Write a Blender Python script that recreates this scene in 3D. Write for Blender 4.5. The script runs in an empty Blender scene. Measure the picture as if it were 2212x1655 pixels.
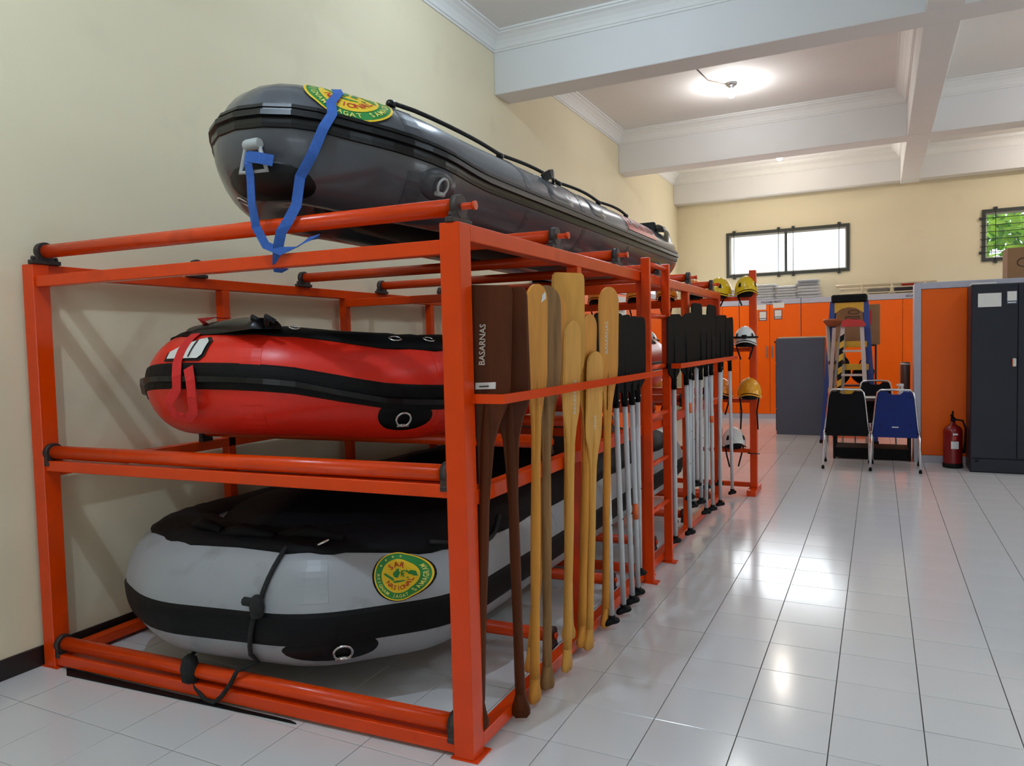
import bpy, bmesh, math, random
from mathutils import Vector, Matrix
random.seed(7)
C = bpy.context.scene.collection
scn = bpy.context.scene
PI = math.pi

# ------------------------------------------------------------------ camera
F_PX = 1595.0; W_PX, H_PX = 2212.0, 1655.0
CAM = Vector((3.891, -2.422, 1.602))
def cam_axes(y, p, r):
    cy, sy = math.cos(y), math.sin(y)
    fw = Vector((-sy*math.cos(p), cy*math.cos(p), math.sin(p)))
    rt = Vector((cy, sy, 0)); up = rt.cross(fw)
    return rt*math.cos(r)+up*math.sin(r), -rt*math.sin(r)+up*math.cos(r), fw
CR, CU, CF = cam_axes(math.radians(26.402), math.radians(-2.946), math.radians(-1.376))
cd = bpy.data.cameras.new('camera'); cam = bpy.data.objects.new('camera', cd); C.objects.link(cam)
m = Matrix((CR, CU, -CF)).transposed().to_4x4(); m.translation = CAM
cam.matrix_world = m
cd.sensor_fit = 'HORIZONTAL'; cd.sensor_width = 36.0; cd.lens = F_PX/W_PX*36.0
cd.clip_start = 0.05; cd.clip_end = 200
scn.camera = cam

# ------------------------------------------------------------------ sky, daylight, exposure
w = bpy.data.worlds.new('sky'); scn.world = w; w.use_nodes = True
bg = w.node_tree.nodes['Background']
bg.inputs[0].default_value = (0.84, 0.93, 1.0, 1); bg.inputs[1].default_value = 3.2
def area(name, loc, rot, sx, sy, power, col):
    l = bpy.data.lights.new(name, 'AREA'); l.shape = 'RECTANGLE'; l.size = sx; l.size_y = sy
    l.energy = power; l.color = col
    o = bpy.data.objects.new(name, l); C.objects.link(o); o.location = loc; o.rotation_euler = rot
    return o
# daylight entering the rear doorway, the right-hand windows and the far windows
area('daylight_rear_door', (4.8, -6.95, 1.25), (PI/2, 0, 0), 2.4, 2.5, 8, (0.64, 0.82, 1.0))
area('daylight_right_window', (9.46, 2.9, 1.85), (0, PI/2, 0), 1.5, 1.8, 16, (0.80, 0.90, 1.0))
area('daylight_right_window', (9.46, 7.3, 1.85), (0, PI/2, 0), 1.5, 1.8, 16, (0.80, 0.90, 1.0))
area('daylight_far_window', (2.21, 13.58, 3.37), (-PI/2, 0, 0), 2.2, 0.8, 40, (0.95, 0.98, 1.0))
area('daylight_side_window', (0.06, 11.7, 2.85), (0, -PI/2, 0), 0.8, 1.6, 16, (1.0, 0.95, 0.82))
vs = scn.view_settings
vs.view_transform = 'Standard'; vs.look = 'None'; vs.gamma = 1.0; vs.use_curve_mapping = False
vs.exposure = -0.2

# ------------------------------------------------------------------ materials
def lin(r, g, b):
    f = lambda c: (c/255/12.92) if c/255 <= 0.04045 else ((c/255+0.055)/1.055)**2.4
    return (f(r), f(g), f(b), 1)
MATS = {}
def mat(name, col, rough=0.5, metal=0.0, var=0.08, scale=8.0, bump=0.0, bscale=40.0, spec=0.5, coat=0.0,
        emit=None, es=0.0, dirt=None, dscale=2.0, damt=0.0, grain=None):
    if name in MATS: return MATS[name]
    m = bpy.data.materials.new(name); m.use_nodes = True
    nt = m.node_tree; b = nt.nodes['Principled BSDF']
    b.inputs['Roughness'].default_value = rough; b.inputs['Metallic'].default_value = metal
    b.inputs['Specular IOR Level'].default_value = spec; b.inputs['Coat Weight'].default_value = coat
    tc = nt.nodes.new('ShaderNodeTexCoord')
    mp = nt.nodes.new('ShaderNodeMapping'); nt.links.new(tc.outputs['Object'], mp.inputs['Vector'])
    if grain: mp.inputs['Scale'].default_value = grain
    n = nt.nodes.new('ShaderNodeTexNoise'); n.inputs['Scale'].default_value = scale; n.inputs['Detail'].default_value = 4
    nt.links.new(mp.outputs['Vector'], n.inputs['Vector'])
    r = nt.nodes.new('ShaderNodeValToRGB')
    c1 = tuple(max(0, c*(1-var)) for c in col[:3])+(1,); c2 = tuple(min(1, c*(1+var)) for c in col[:3])+(1,)
    r.color_ramp.elements[0].position = 0.3; r.color_ramp.elements[0].color = c1
    r.color_ramp.elements[1].position = 0.7; r.color_ramp.elements[1].color = c2
    nt.links.new(n.outputs['Fac'], r.inputs['Fac'])
    out = r.outputs['Color']
    if dirt:
        n2 = nt.nodes.new('ShaderNodeTexNoise'); n2.inputs['Scale'].default_value = dscale; n2.inputs['Detail'].default_value = 6
        nt.links.new(tc.outputs['Object'], n2.inputs['Vector'])
        r2 = nt.nodes.new('ShaderNodeValToRGB'); r2.color_ramp.elements[0].position = 0.60; r2.color_ramp.elements[1].position = 0.74
        nt.links.new(n2.outputs['Fac'], r2.inputs['Fac'])
        mul = nt.nodes.new('ShaderNodeMath'); mul.operation = 'MULTIPLY'; mul.inputs[1].default_value = damt
        nt.links.new(r2.outputs['Color'], mul.inputs[0])
        mx = nt.nodes.new('ShaderNodeMix'); mx.data_type = 'RGBA'
        nt.links.new(mul.outputs[0], mx.inputs['Factor']); nt.links.new(out, mx.inputs['A']); mx.inputs['B'].default_value = dirt
        out = mx.outputs['Result']
    nt.links.new(out, b.inputs['Base Color'])
    if bump > 0:
        n3 = nt.nodes.new('ShaderNodeTexNoise'); n3.inputs['Scale'].default_value = bscale
        nt.links.new(mp.outputs['Vector'], n3.inputs['Vector'])
        bp = nt.nodes.new('ShaderNodeBump'); bp.inputs['Strength'].default_value = bump; bp.inputs['Distance'].default_value = 0.01
        nt.links.new(n3.outputs['Fac'], bp.inputs['Height']); nt.links.new(bp.outputs['Normal'], b.inputs['Normal'])
    if emit:
        b.inputs['Emission Color'].default_value = emit; b.inputs['Emission Strength'].default_value = es
    MATS[name] = m
    return m

M = {
 'wall':   mat('wall_paint', lin(236, 224, 192), 0.75, var=0.02, scale=1.2, bump=0.05, bscale=60, dirt=lin(150, 142, 122), dscale=1.7, damt=0.12),
 'ceil':   mat('ceiling_paint', lin(232, 228, 224), 0.8, var=0.015, scale=1.5),
 'beam':   mat('beam_paint', lin(232, 231, 230), 0.7, var=0.015, scale=1.5, bump=0.03, bscale=30),
 'cornice':mat('cornice_plaster', lin(236, 235, 232), 0.7, var=0.01),
 'tile':   mat('floor_tile', lin(222, 221, 222), 0.15, var=0.025, scale=0.9, bump=0.02, bscale=3.5, spec=0.55),
 'grout':  mat('grout', lin(52, 42, 38), 0.9, var=0.3, scale=30),
 'skirt':  mat('black_skirting', lin(30, 25, 24), 0.4, var=0.15),
 'rack':   mat('rack_orange_paint', lin(222, 64, 0), 0.26, var=0.06, scale=5, bump=0.03, bscale=25, spec=0.4, dirt=lin(120, 32, 6), dscale=5, damt=0.35),
 'iron':   mat('dark_bearing_iron', lin(66, 58, 56), 0.55, metal=0.5, var=0.25, scale=40),
 'black':  mat('black_rubber', lin(8, 8, 10), 0.6, spec=0.2, var=0.15, scale=20),
 'blackg': mat('black_gloss_rubber', lin(8, 8, 10), 0.3, spec=0.35, var=0.1, scale=12),
 'cover':  mat('black_cover_cloth', lin(5, 5, 7), 0.62, spec=0.16, var=0.2, scale=14, bump=0.25, bscale=9),
 'paddleblack': mat('black_paddle_plastic', lin(4, 4, 6), 0.6, spec=0.12, var=0.15, scale=12),
 'boatdark': mat('dark_grey_boat_fabric', lin(74, 77, 84), 0.24, var=0.08, scale=3, bump=0.04, bscale=6, coat=0.2),
 'boatpatch': mat('boat_patch_fabric', lin(62, 65, 72), 0.32, var=0.08, scale=6),
 'boatgrey': mat('light_grey_boat_fabric', lin(152, 154, 158), 0.36, var=0.06, scale=2.5, bump=0.06, bscale=5, dirt=lin(112, 110, 106), dscale=5.5, damt=0.5),
 'boatred':  mat('red_boat_fabric', lin(226, 40, 20), 0.34, spec=0.4, var=0.06, scale=3, bump=0.06, bscale=5, dirt=lin(150, 30, 24), dscale=4, damt=0.25),
 'hull':   mat('dark_hull_fabric', lin(12, 12, 14), 0.45, spec=0.3, var=0.15, scale=5),
 'steel':  mat('bright_steel', lin(205, 205, 205), 0.22, metal=1.0, var=0.05),
 'chrome': mat('chair_chrome', lin(215, 217, 222), 0.12, metal=1.0, var=0.03),
 'ringgrey': mat('grey_ring_plastic', lin(178, 182, 182), 0.4, var=0.06),
 'bluestrap': mat('blue_webbing', lin(44, 92, 172), 0.7, var=0.1, scale=60, bump=0.2, bscale=200),
 'redstrap': mat('red_webbing', lin(206, 30, 28), 0.7, var=0.1, scale=60, bump=0.2, bscale=200),
 'rope':   mat('black_rope', lin(20, 20, 22), 0.8, var=0.25, scale=60, bump=0.5, bscale=120),
 'shaft':  mat('paddle_shaft_aluminium', lin(196, 199, 202), 0.4, var=0.05, scale=10, dirt=lin(150, 150, 150), dscale=9, damt=0.4),
 'orangetape': mat('orange_tape', lin(240, 110, 50), 0.5, var=0.08),
 'paper':  mat('white_paper', lin(226, 225, 220), 0.7, var=0.03),
 'paperink': mat('printed_ink', lin(48, 48, 54), 0.7, var=0.1),
 'frameblue': mat('sticker_frame', lin(62, 66, 92), 0.5, var=0.05),
 'orangepanel': mat('orange_cabinet_panel', lin(255, 104, 0), 0.36, spec=0.25, var=0.03, scale=1.5),
 'cabgrey': mat('cabinet_light_grey', lin(186, 186, 200), 0.45, var=0.03),
 'slate':  mat('slate_steel_cabinet', lin(80, 86, 100), 0.4, var=0.05, scale=4),
 'slatedark': mat('slate_steel_dark', lin(30, 33, 44), 0.4, spec=0.3, var=0.05, scale=4),
 'creamtop': mat('cream_top', lin(222, 205, 176), 0.5, var=0.04),
 'chairblack': mat('black_chair_vinyl', lin(6, 6, 10), 0.55, spec=0.16, var=0.1, scale=12),
 'chairblue': mat('blue_chair_vinyl', lin(6, 34, 104), 0.5, spec=0.3, var=0.06, scale=12),
 'extred': mat('extinguisher_red', lin(128, 16, 18), 0.25, var=0.06),
 'card':   mat('brown_cardboard', lin(150, 112, 78), 0.8, var=0.07, scale=6),
 'cardink': mat('cardboard_print', lin(62, 46, 38), 0.8, var=0.1),
 'winframe': mat('dark_window_bar', lin(58, 62, 58), 0.5, var=0.08),
 'winwhite': mat('white_window_frame', lin(226, 226, 222), 0.5, var=0.02),
 'leaf':   mat('green_leaf', lin(178, 226, 84), 0.5, var=0.3, scale=2.2),
 'leafdark': mat('dark_green_leaf', lin(110, 170, 62), 0.5, var=0.3, scale=3),
 'yellowhelm': mat('yellow_helmet_shell', lin(226, 182, 24), 0.2, var=0.04),
 'orangehelm': mat('orange_helmet_shell', lin(226, 124, 22), 0.22, var=0.05),
 'amberhelm': mat('amber_helmet_shell', lin(236, 160, 26), 0.22, var=0.05),
 'whitehelm': mat('white_helmet_shell', lin(224, 224, 220), 0.22, var=0.03),
 'ladderblue': mat('blue_fibreglass', lin(34, 62, 140), 0.45, var=0.06),
 'ladderyellow': mat('yellow_ladder_plastic', lin(220, 168, 30), 0.4, var=0.06),
 'ladderred': mat('red_ladder_plastic', lin(200, 40, 34), 0.4, var=0.06),
 'alu':    mat('pinkish_aluminium', lin(206, 186, 176), 0.4, metal=0.3, var=0.05),
 'tripod': mat('tripod_pole', lin(166, 158, 148), 0.45, var=0.06),
 'tripodtop': mat('tripod_head_brown', lin(150, 76, 36), 0.5, var=0.08),
 'packet': mat('grey_folded_cloth', lin(222, 222, 222), 0.5, var=0.12, scale=9, bump=0.5, bscale=14),
 'packetblue': mat('slate_folded_cloth', lin(122, 132, 146), 0.5, var=0.12, scale=9, bump=0.5, bscale=14),
 'basket': mat('cream_stretcher_tube', lin(214, 198, 166), 0.4, var=0.05),
 'basketdark': mat('dark_stretcher_pad', lin(48, 38, 46), 0.7, var=0.12),
 'mesh':   mat('grey_mesh_bag', lin(128, 122, 112), 0.7, var=0.15, scale=60),
 'brown':  mat('brown_holder', lin(74, 44, 36), 0.4, var=0.08),
 'whitepl': mat('white_plastic', lin(232, 232, 230), 0.35, var=0.02),
 'bulb':   mat('lit_bulb_glass', (1, 1, 1, 1), 0.3, var=0, emit=(0.80, 0.90, 1.0, 1), es=60),
 'wooddark': mat('dark_brown_wood', lin(84, 36, 4), 0.5, spec=0.2, var=0.16, scale=3, grain=(6, 6, 1.0), bump=0.06, bscale=20),
 'woodlight': mat('honey_wood', lin(214, 156, 74), 0.5, spec=0.25, var=0.12, scale=3, grain=(6, 6, 1.0), bump=0.06, bscale=20),
 'woodmid': mat('amber_wood', lin(210, 142, 56), 0.5, spec=0.25, var=0.15, scale=3, grain=(6, 6, 1.0), bump=0.06, bscale=20),
 'woodgrey': mat('weathered_wood', lin(140, 104, 66), 0.65, spec=0.2, var=0.3, scale=4, grain=(8, 8, 0.8), bump=0.12, bscale=24),
 'chalk':  mat('white_paint_marker', lin(214, 208, 196), 0.6, var=0.05),
 'badgegreen': mat('badge_green', lin(44, 136, 66), 0.35, var=0.04),
 'badgeyellow': mat('badge_yellow', lin(240, 200, 40), 0.35, var=0.03),
 'badgered': mat('badge_red', lin(190, 36, 34), 0.4, var=0.03),
 'badgepale': mat('badge_pale_yellow', lin(234, 226, 110), 0.4, var=0.03),
 'redpanel': mat('boat_red_print', lin(186, 58, 44), 0.35, var=0.08),
 'cable':  mat('brown_cable', lin(120, 100, 84), 0.7, var=0.1),
 'gravel': mat('outside_ground', lin(120, 118, 110), 0.9, var=0.1),
}
def glass_mat():
    m = bpy.data.materials.new('window_glass'); m.use_nodes = True
    nt = m.node_tree; nt.nodes.remove(nt.nodes['Principled BSDF'])
    out = [n for n in nt.nodes if n.type == 'OUTPUT_MATERIAL'][0]
    t = nt.nodes.new('ShaderNodeBsdfTransparent'); g = nt.nodes.new('ShaderNodeBsdfGlossy'); g.inputs['Roughness'].default_value = 0.03
    mx = nt.nodes.new('ShaderNodeMixShader'); mx.inputs[0].default_value = 0.06
    nt.links.new(t.outputs[0], mx.inputs[1]); nt.links.new(g.outputs[0], mx.inputs[2]); nt.links.new(mx.outputs[0], out.inputs[0])
    return m
M['glass'] = glass_mat()
def wrap_mat():
    m = bpy.data.materials.new('clear_plastic_wrap'); m.use_nodes = True
    nt = m.node_tree; b = nt.nodes['Principled BSDF']
    out = [n for n in nt.nodes if n.type == 'OUTPUT_MATERIAL'][0]
    b.inputs['Base Color'].default_value = (0.9, 0.92, 0.95, 1); b.inputs['Roughness'].default_value = 0.16
    n = nt.nodes.new('ShaderNodeTexNoise'); n.inputs['Scale'].default_value = 18
    bp = nt.nodes.new('ShaderNodeBump'); bp.inputs['Strength'].default_value = 0.9; bp.inputs['Distance'].default_value = 0.03
    nt.links.new(n.outputs['Fac'], bp.inputs['Height']); nt.links.new(bp.outputs['Normal'], b.inputs['Normal'])
    t = nt.nodes.new('ShaderNodeBsdfTransparent'); mx = nt.nodes.new('ShaderNodeMixShader'); mx.inputs[0].default_value = 0.38
    nt.links.new(t.outputs[0], mx.inputs[1]); nt.links.new(b.outputs[0], mx.inputs[2]); nt.links.new(mx.outputs[0], out.inputs[0])
    return m
M['wrap'] = wrap_mat()

# ------------------------------------------------------------------ mesh helpers
class MB:
    def __init__(s): s.v = []; s.f = []; s.sm = []
    def add(s, vs, fs, smooth=False):
        o = len(s.v); s.v += [tuple(v) for v in vs]
        for f in fs: s.f.append(tuple(i+o for i in f)); s.sm.append(smooth)
        return s
    def box(s, x0, x1, y0, y1, z0, z1, fn=None, bev=0.0):
        if bev > 0:
            b = min(bev, (x1-x0)*.45, (y1-y0)*.45, (z1-z0)*.45)
            vs = []; idx = {}
            xs = ((x0, 1), (x1, -1)); ys = ((y0, 1), (y1, -1)); zs = ((z0, 1), (z1, -1))
            for i, (x, sx) in enumerate(xs):
                for j, (y, sy) in enumerate(ys):
                    for k, (z, sz) in enumerate(zs):
                        idx[i, j, k] = len(vs)
                        vs += [(x, y+sy*b, z+sz*b), (x+sx*b, y, z+sz*b), (x+sx*b, y+sy*b, z)]
            F = []
            def q(a): F.append(tuple(a))
            q([idx[0,0,0], idx[0,0,1], idx[0,1,1], idx[0,1,0]]); q([idx[1,0,0], idx[1,1,0], idx[1,1,1], idx[1,0,1]])
            q([idx[0,0,0]+1, idx[1,0,0]+1, idx[1,0,1]+1, idx[0,0,1]+1]); q([idx[0,1,0]+1, idx[0,1,1]+1, idx[1,1,1]+1, idx[1,1,0]+1])
            q([idx[0,0,0]+2, idx[0,1,0]+2, idx[1,1,0]+2, idx[1,0,0]+2]); q([idx[0,0,1]+2, idx[1,0,1]+2, idx[1,1,1]+2, idx[0,1,1]+2])
            for a in (0, 1):
                for c in (0, 1):
                    q([idx[0,a,c]+1, idx[1,a,c]+1, idx[1,a,c]+2, idx[0,a,c]+2])
                    q([idx[a,0,c]+0, idx[a,1,c]+0, idx[a,1,c]+2, idx[a,0,c]+2])
                    q([idx[a,c,0]+0, idx[a,c,1]+0, idx[a,c,1]+1, idx[a,c,0]+1])
                    for d in (0, 1): q([idx[a,c,d], idx[a,c,d]+1, idx[a,c,d]+2])
            if fn: vs = [fn(*v) for v in vs]
            return s.add(vs, F)
        vs = [(x, y, z) for x in (x0, x1) for y in (y0, y1) for z in (z0, z1)]
        if fn: vs = [fn(*v) for v in vs]
        return s.add(vs, [(0,1,3,2),(4,6,7,5),(0,4,5,1),(2,3,7,6),(0,2,6,4),(1,5,7,3)])
    def bar(s, p, q, wx, wz, up=(0, 0, 1)):
        """rectangular bar from p to q, width wx sideways, wz along up"""
        p, q = Vector(p), Vector(q); d = (q-p).normalized(); u = Vector(up)
        sd = d.cross(u)
        if sd.length < 1e-5: sd = d.cross(Vector((0, 1, 0)))
        sd.normalize(); u = sd.cross(d).normalized()
        vs = []
        for c in (p, q):
            for a, b in ((-1,-1),(1,-1),(1,1),(-1,1)): vs.append(c+sd*a*wx/2+u*b*wz/2)
        return s.add(vs, [(0,1,2,3),(7,6,5,4),(0,4,5,1),(1,5,6,2),(2,6,7,3),(3,7,4,0)])
    def tube(s, pts, r, n=10, closed=False, caps=True):
        pts = [Vector(p) for p in pts]; N = len(pts)
        rs = r if isinstance(r, (list, tuple)) else [r]*N
        vs = []; prev = None
        for i in range(N):
            if closed: t = pts[(i+1) % N]-pts[i-1]
            else: t = pts[min(i+1, N-1)]-pts[max(i-1, 0)]
            if t.length < 1e-9: t = Vector((0, 0, 1))
            t.normalize()
            if prev is None:
                a = Vector((0, 0, 1)) if abs(t.z) < .9 else Vector((1, 0, 0))
                u = t.cross(a).normalized()
            else:
                u = prev-t*prev.dot(t)
                u = u.normalized() if u.length > 1e-6 else t.orthogonal().normalized()
            prev = u; w_ = t.cross(u)
            for k in range(n):
                th = 2*PI*k/n; vs.append(pts[i]+(u*math.cos(th)+w_*math.sin(th))*rs[i])
        F = []
        for i in range(N if closed else N-1):
            j = (i+1) % N
            for k in range(n): F.append((i*n+k, i*n+(k+1) % n, j*n+(k+1) % n, j*n+k))
        s.add(vs, F, True)
        if caps and not closed:
            o = len(s.v)-len(vs)
            s.f.append(tuple(o+k for k in range(n-1, -1, -1))); s.sm.append(False)
            s.f.append(tuple(o+(N-1)*n+k for k in range(n))); s.sm.append(False)
        return s
    def lathe(s, prof, c=(0, 0, 0), n=20, axis='z', smooth=True):
        vs = []
        for (r, h) in prof:
            for k in range(n):
                a = 2*PI*k/n; x, y = r*math.cos(a), r*math.sin(a)
                if axis == 'z': p = (c[0]+x, c[1]+y, c[2]+h)
                elif axis == 'x': p = (c[0]+h, c[1]+x, c[2]+y)
                else: p = (c[0]+x, c[1]+h, c[2]+y)
                vs.append(p)
        F = [(i*n+k, i*n+(k+1) % n, (i+1)*n+(k+1) % n, (i+1)*n+k) for i in range(len(prof)-1) for k in range(n)]
        s.add(vs, F, smooth)
        o = len(s.v)-len(vs)
        s.f.append(tuple(o+k for k in range(n-1, -1, -1))); s.sm.append(False)
        s.f.append(tuple(o+(len(prof)-1)*n+k for k in range(n))); s.sm.append(False)
        return s
    def prism(s, poly, ext, fn):
        """2D polygon poly extruded 0..ext ; fn(u,v,w)->xyz"""
        n = len(poly)
        vs = [fn(u, v, 0) for u, v in poly]+[fn(u, v, ext) for u, v in poly]
        F = [tuple(range(n-1, -1, -1)), tuple(range(n, 2*n))]+[(i, (i+1) % n, n+(i+1) % n, n+i) for i in range(n)]
        return s.add(vs, F)
    def ribbon(s, pts, wdir, wd, th):
        """strap through pts, width along wdir (vector or list), given thickness"""
        pts = [Vector(p) for p in pts]; N = len(pts); vs = []
        for i, p in enumerate(pts):
            t = (pts[min(i+1, N-1)]-pts[max(i-1, 0)]).normalized()
            wv = Vector(wdir[i] if isinstance(wdir, list) else wdir); wv = (wv-t*wv.dot(t)).normalized()
            nn = t.cross(wv).normalized()
            for a, b in ((-1,-1),(1,-1),(1,1),(-1,1)): vs.append(p+wv*a*wd/2+nn*b*th/2)
        F = [(0,3,2,1), tuple(4*(N-1)+k for k in range(4))]
        for i in range(N-1):
            for k in range(4): F.append((4*i+k, 4*i+(k+1) % 4, 4*i+4+(k+1) % 4, 4*i+4+k))
        return s.add(vs, F, False)
    def build(s, name, material, parent=None):
        me = bpy.data.meshes.new(name)
        org = Vector((0, 0, 0)); p = parent
        while p is not None: org = org+p.location; p = p.parent
        me.from_pydata([tuple(Vector(v)-org) for v in s.v], [], s.f); me.update()
        me.polygons.foreach_set('use_smooth', s.sm)
        me.materials.append(M[material] if isinstance(material, str) else material)
        bm = bmesh.new(); bm.from_mesh(me); bmesh.ops.recalc_face_normals(bm, faces=bm.faces); bm.to_mesh(me); bm.free()
        o = bpy.data.objects.new(name, me); C.objects.link(o)
        if parent is not None: o.parent = parent
        return o
def thing(name, label, cat, loc=(0, 0, 0), group=None):
    o = bpy.data.objects.new(name, None); C.objects.link(o); o.location = loc; o.empty_display_size = 0.1
    return tag(o, label, cat, group)
def tag(o, label, cat, group=None):
    o['label'] = label; o['category'] = cat
    if group: o['group'] = group
    return o
def struct(name, mb, material, label=None):
    o = mb.build(name, material); o['kind'] = 'structure'
    if label: o['label'] = label
    return o
def copy_tree(o, loc, rotz=0.0, parent=None):
    c = o.copy(); C.objects.link(c); c.parent = parent
    if parent is None:
        c.location = loc; c.rotation_euler = (0, 0, rotz)
    for ch in o.children: copy_tree(ch, loc, 0, c)
    return c
def rot2(x, y, a): return x*math.cos(a)-y*math.sin(a), x*math.sin(a)+y*math.cos(a)
ORD = ['first','second','third','fourth','fifth','sixth','seventh','eighth','ninth','tenth','eleventh','twelfth','thirteenth','fourteenth']
_txt = {}
def text2d(t, size, align=True):
    """triangulated outline of a string: verts (x,y), faces, width"""
    if t not in _txt:
        cu = bpy.data.curves.new('txt', 'FONT'); cu.body = t; cu.size = 1.0; cu.resolution_u = 2; cu.offset = 0.012
        ob = bpy.data.objects.new('txt', cu)
        me = bpy.data.meshes.new_from_object(ob)
        vs = [(v.co.x, v.co.y) for v in me.vertices]; fs = [tuple(p.vertices) for p in me.polygons]
        bpy.data.objects.remove(ob); bpy.data.meshes.remove(me)
        _txt[t] = (vs, fs)
    vs, fs = _txt[t]
    if not vs: return [], [], size*0.3
    x0 = min(v[0] for v in vs); x1 = max(v[0] for v in vs); y0 = min(v[1] for v in vs); y1 = max(v[1] for v in vs)
    ox = (x0+x1)/2 if align else x0
    return [((x-ox)*size, (y-(y0+y1)/2)*size) for x, y in vs], fs, (x1-x0)*size
def put_text(mb, t, size, fn):
    vs, fs, _ = text2d(t, size)
    mb.add([fn(x, y) for x, y in vs], fs)
def arc_text(mb, t, size, R, a0, a1, fn, bottom=False):
    """letters along an arc from angle a0 to a1 (deg, ccw from +x); bottom: feet towards outside"""
    n = len(t)
    for i, ch in enumerate(t):
        if ch == ' ': continue
        a = math.radians(a0+(a1-a0)*(i/(n-1)))
        vs, fs, _ = text2d(ch, size)
        r_ = a+PI/2 if bottom else a-PI/2
        pts = []
        for x, y in vs:
            X, Y = rot2(x, y, r_); pts.append(fn(R*math.cos(a)+X, R*math.sin(a)+Y))
        mb.add(pts, fs)

# ------------------------------------------------------------------ the room
WX = 9.5; Y0 = -7.0; YF = 13.65; ZC = 5.08
mb = MB(); mb.box(0, WX, Y0, YF, -0.12, -0.006); floor = struct('floor', mb, 'grout', 'white glazed tile floor with dark joints')
T = 0.34; TX, TY = 2.70, 0.574; GAP = 0.0035
def project(p):
    d = Vector(p)-CAM; z = d.dot(CF)
    if z < 0.05: return None
    return W_PX/2+F_PX*d.dot(CR)/z, H_PX/2-F_PX*d.dot(CU)/z, z
cells = []
for i in range(-8, 21):
    for j in range(-23, 40):
        x0, y0 = TX+T*i, TY+T*j
        x1, y1 = min(x0+T, WX), min(y0+T, YF); x0c, y0c = max(x0, 0), max(y0, Y0)
        if x1-x0c < .02 or y1-y0c < .02: continue
        full = (x1-x0c > T-.001 and y1-y0c > T-.001)
        q = project(((x0+x1)/2, (y0+y1)/2, 0))
        vis = q is not None and -60 < q[0] < W_PX+60 and q[1] < H_PX+60
        hid = (0.35 < x0 < 2.2 and 0.3 < y0 < 4.8)
        cells.append((0 if (vis and full and not hid) else 1, q[2] if q else 99, x0c, x1, y0c, y1))
cells.sort()
tme = None; rest = MB(); nt_ = 0
for pr, d, x0, x1, y0, y1 in cells:
    if pr == 0 and nt_ < 300:
        cx, cy = (x0+x1)/2, (y0+y1)/2
        if tme is None:
            t_ = MB(); h = T/2-GAP/2; t_.box(-h, h, -h, h, -0.008, 0, bev=0.0012)
            o = t_.build('tile', 'tile', floor); tme = o.data
        else:
            o = bpy.data.objects.new('tile', tme); C.objects.link(o); o.parent = floor
        o.location = (cx, cy, random.uniform(-.0005, 0)); o.rotation_euler = (random.gauss(0, .0012), random.gauss(0, .0012), 0)
        nt_ += 1
    else:
        g = GAP/2; rest.box(x0+g, x1-g, y0+g, y1-g, -0.008, 0)
o = rest.build('tile_field', 'tile', floor); o['kind'] = 'stuff'

def wall_with_holes(name, axis, pos, thick, u0, u1, holes, material='wall'):
    """wall in plane axis=pos; holes list of (ua,ub,za,zb)"""
    mb = MB(); H = 5.3
    def B(a, b, c, d):
        if b-a < 1e-4 or d-c < 1e-4: return
        if axis == 'x': mb.box(pos[0], pos[1], a, b, c, d)
        else: mb.box(a, b, pos[0], pos[1], c, d)
    hs = sorted(holes); u = u0
    for (a, b, c, d) in hs:
        B(u, a, 0-.1, H); B(a, b, -.1, c); B(a, b, d, H); u = b
    B(u, u1, -.1, H)
    return struct(name, mb, material)
W1 = (1.06, 3.36, 2.93, 3.80); W2 = (5.62, 7.9, 2.95, 3.83); W3 = (10.9, 12.72, 2.42, 3.22)
wall_with_holes('wall_left', 'x', (-0.2, 0), .2, Y0-.2, YF+.2, [W3])
wall_with_holes('wall_far', 'y', (YF, YF+0.2), .2, 0, WX, [W1, W2])
wall_with_holes('wall_right', 'x', (WX, WX+.2), .2, Y0-.2, YF+.2, [(2.0, 3.8, 1.1, 2.6), (6.4, 8.2, 1.1, 2.6)])
wall_with_holes('wall_rear', 'y', (Y0-.2, Y0), .2, 0, WX, [(3.6, 6.0, 0.0, 2.5)])
mb = MB(); mb.box(-.2, WX+.2, Y0-.2, YF+.2, ZC, ZC+.15); struct('ceiling', mb, 'ceil')
mb = MB(); mb.box(0, 0.012, Y0, YF, 0, 0.105, bev=.003); struct('baseboard_left', mb, 'skirt')
mb = MB(); mb.box(-30, 40, -30, Y0-.2, -0.2, -0.1); mb.box(-30, 40, YF+.2, 40, -0.2, -.1); mb.box(WX+.2, 40, Y0-.2, YF+.2, -.2, -.1)
struct('ground', mb, 'gravel')
# ceiling beams
BZ = 4.43
nb = 0
for i, (a, b) in enumerate([(0.62, 0.97), (5.15, 5.52), (9.62, 10.0), (13.34, YF)]):
    mb = MB(); mb.box(0, WX, a, b, BZ if i < 3 else 4.50, ZC+.02, bev=.006)
    o = struct('ceiling_beam', mb, 'beam')
for i, (a, b) in enumerate([(-7, .62), (.97, 5.15), (5.52, 9.62), (10.0, 13.34)]):
    mb = MB(); mb.box(4.26, 4.56, a, b, BZ+.002, ZC+.02, bev=.006); struct('ceiling_beam', mb, 'beam')
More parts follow.
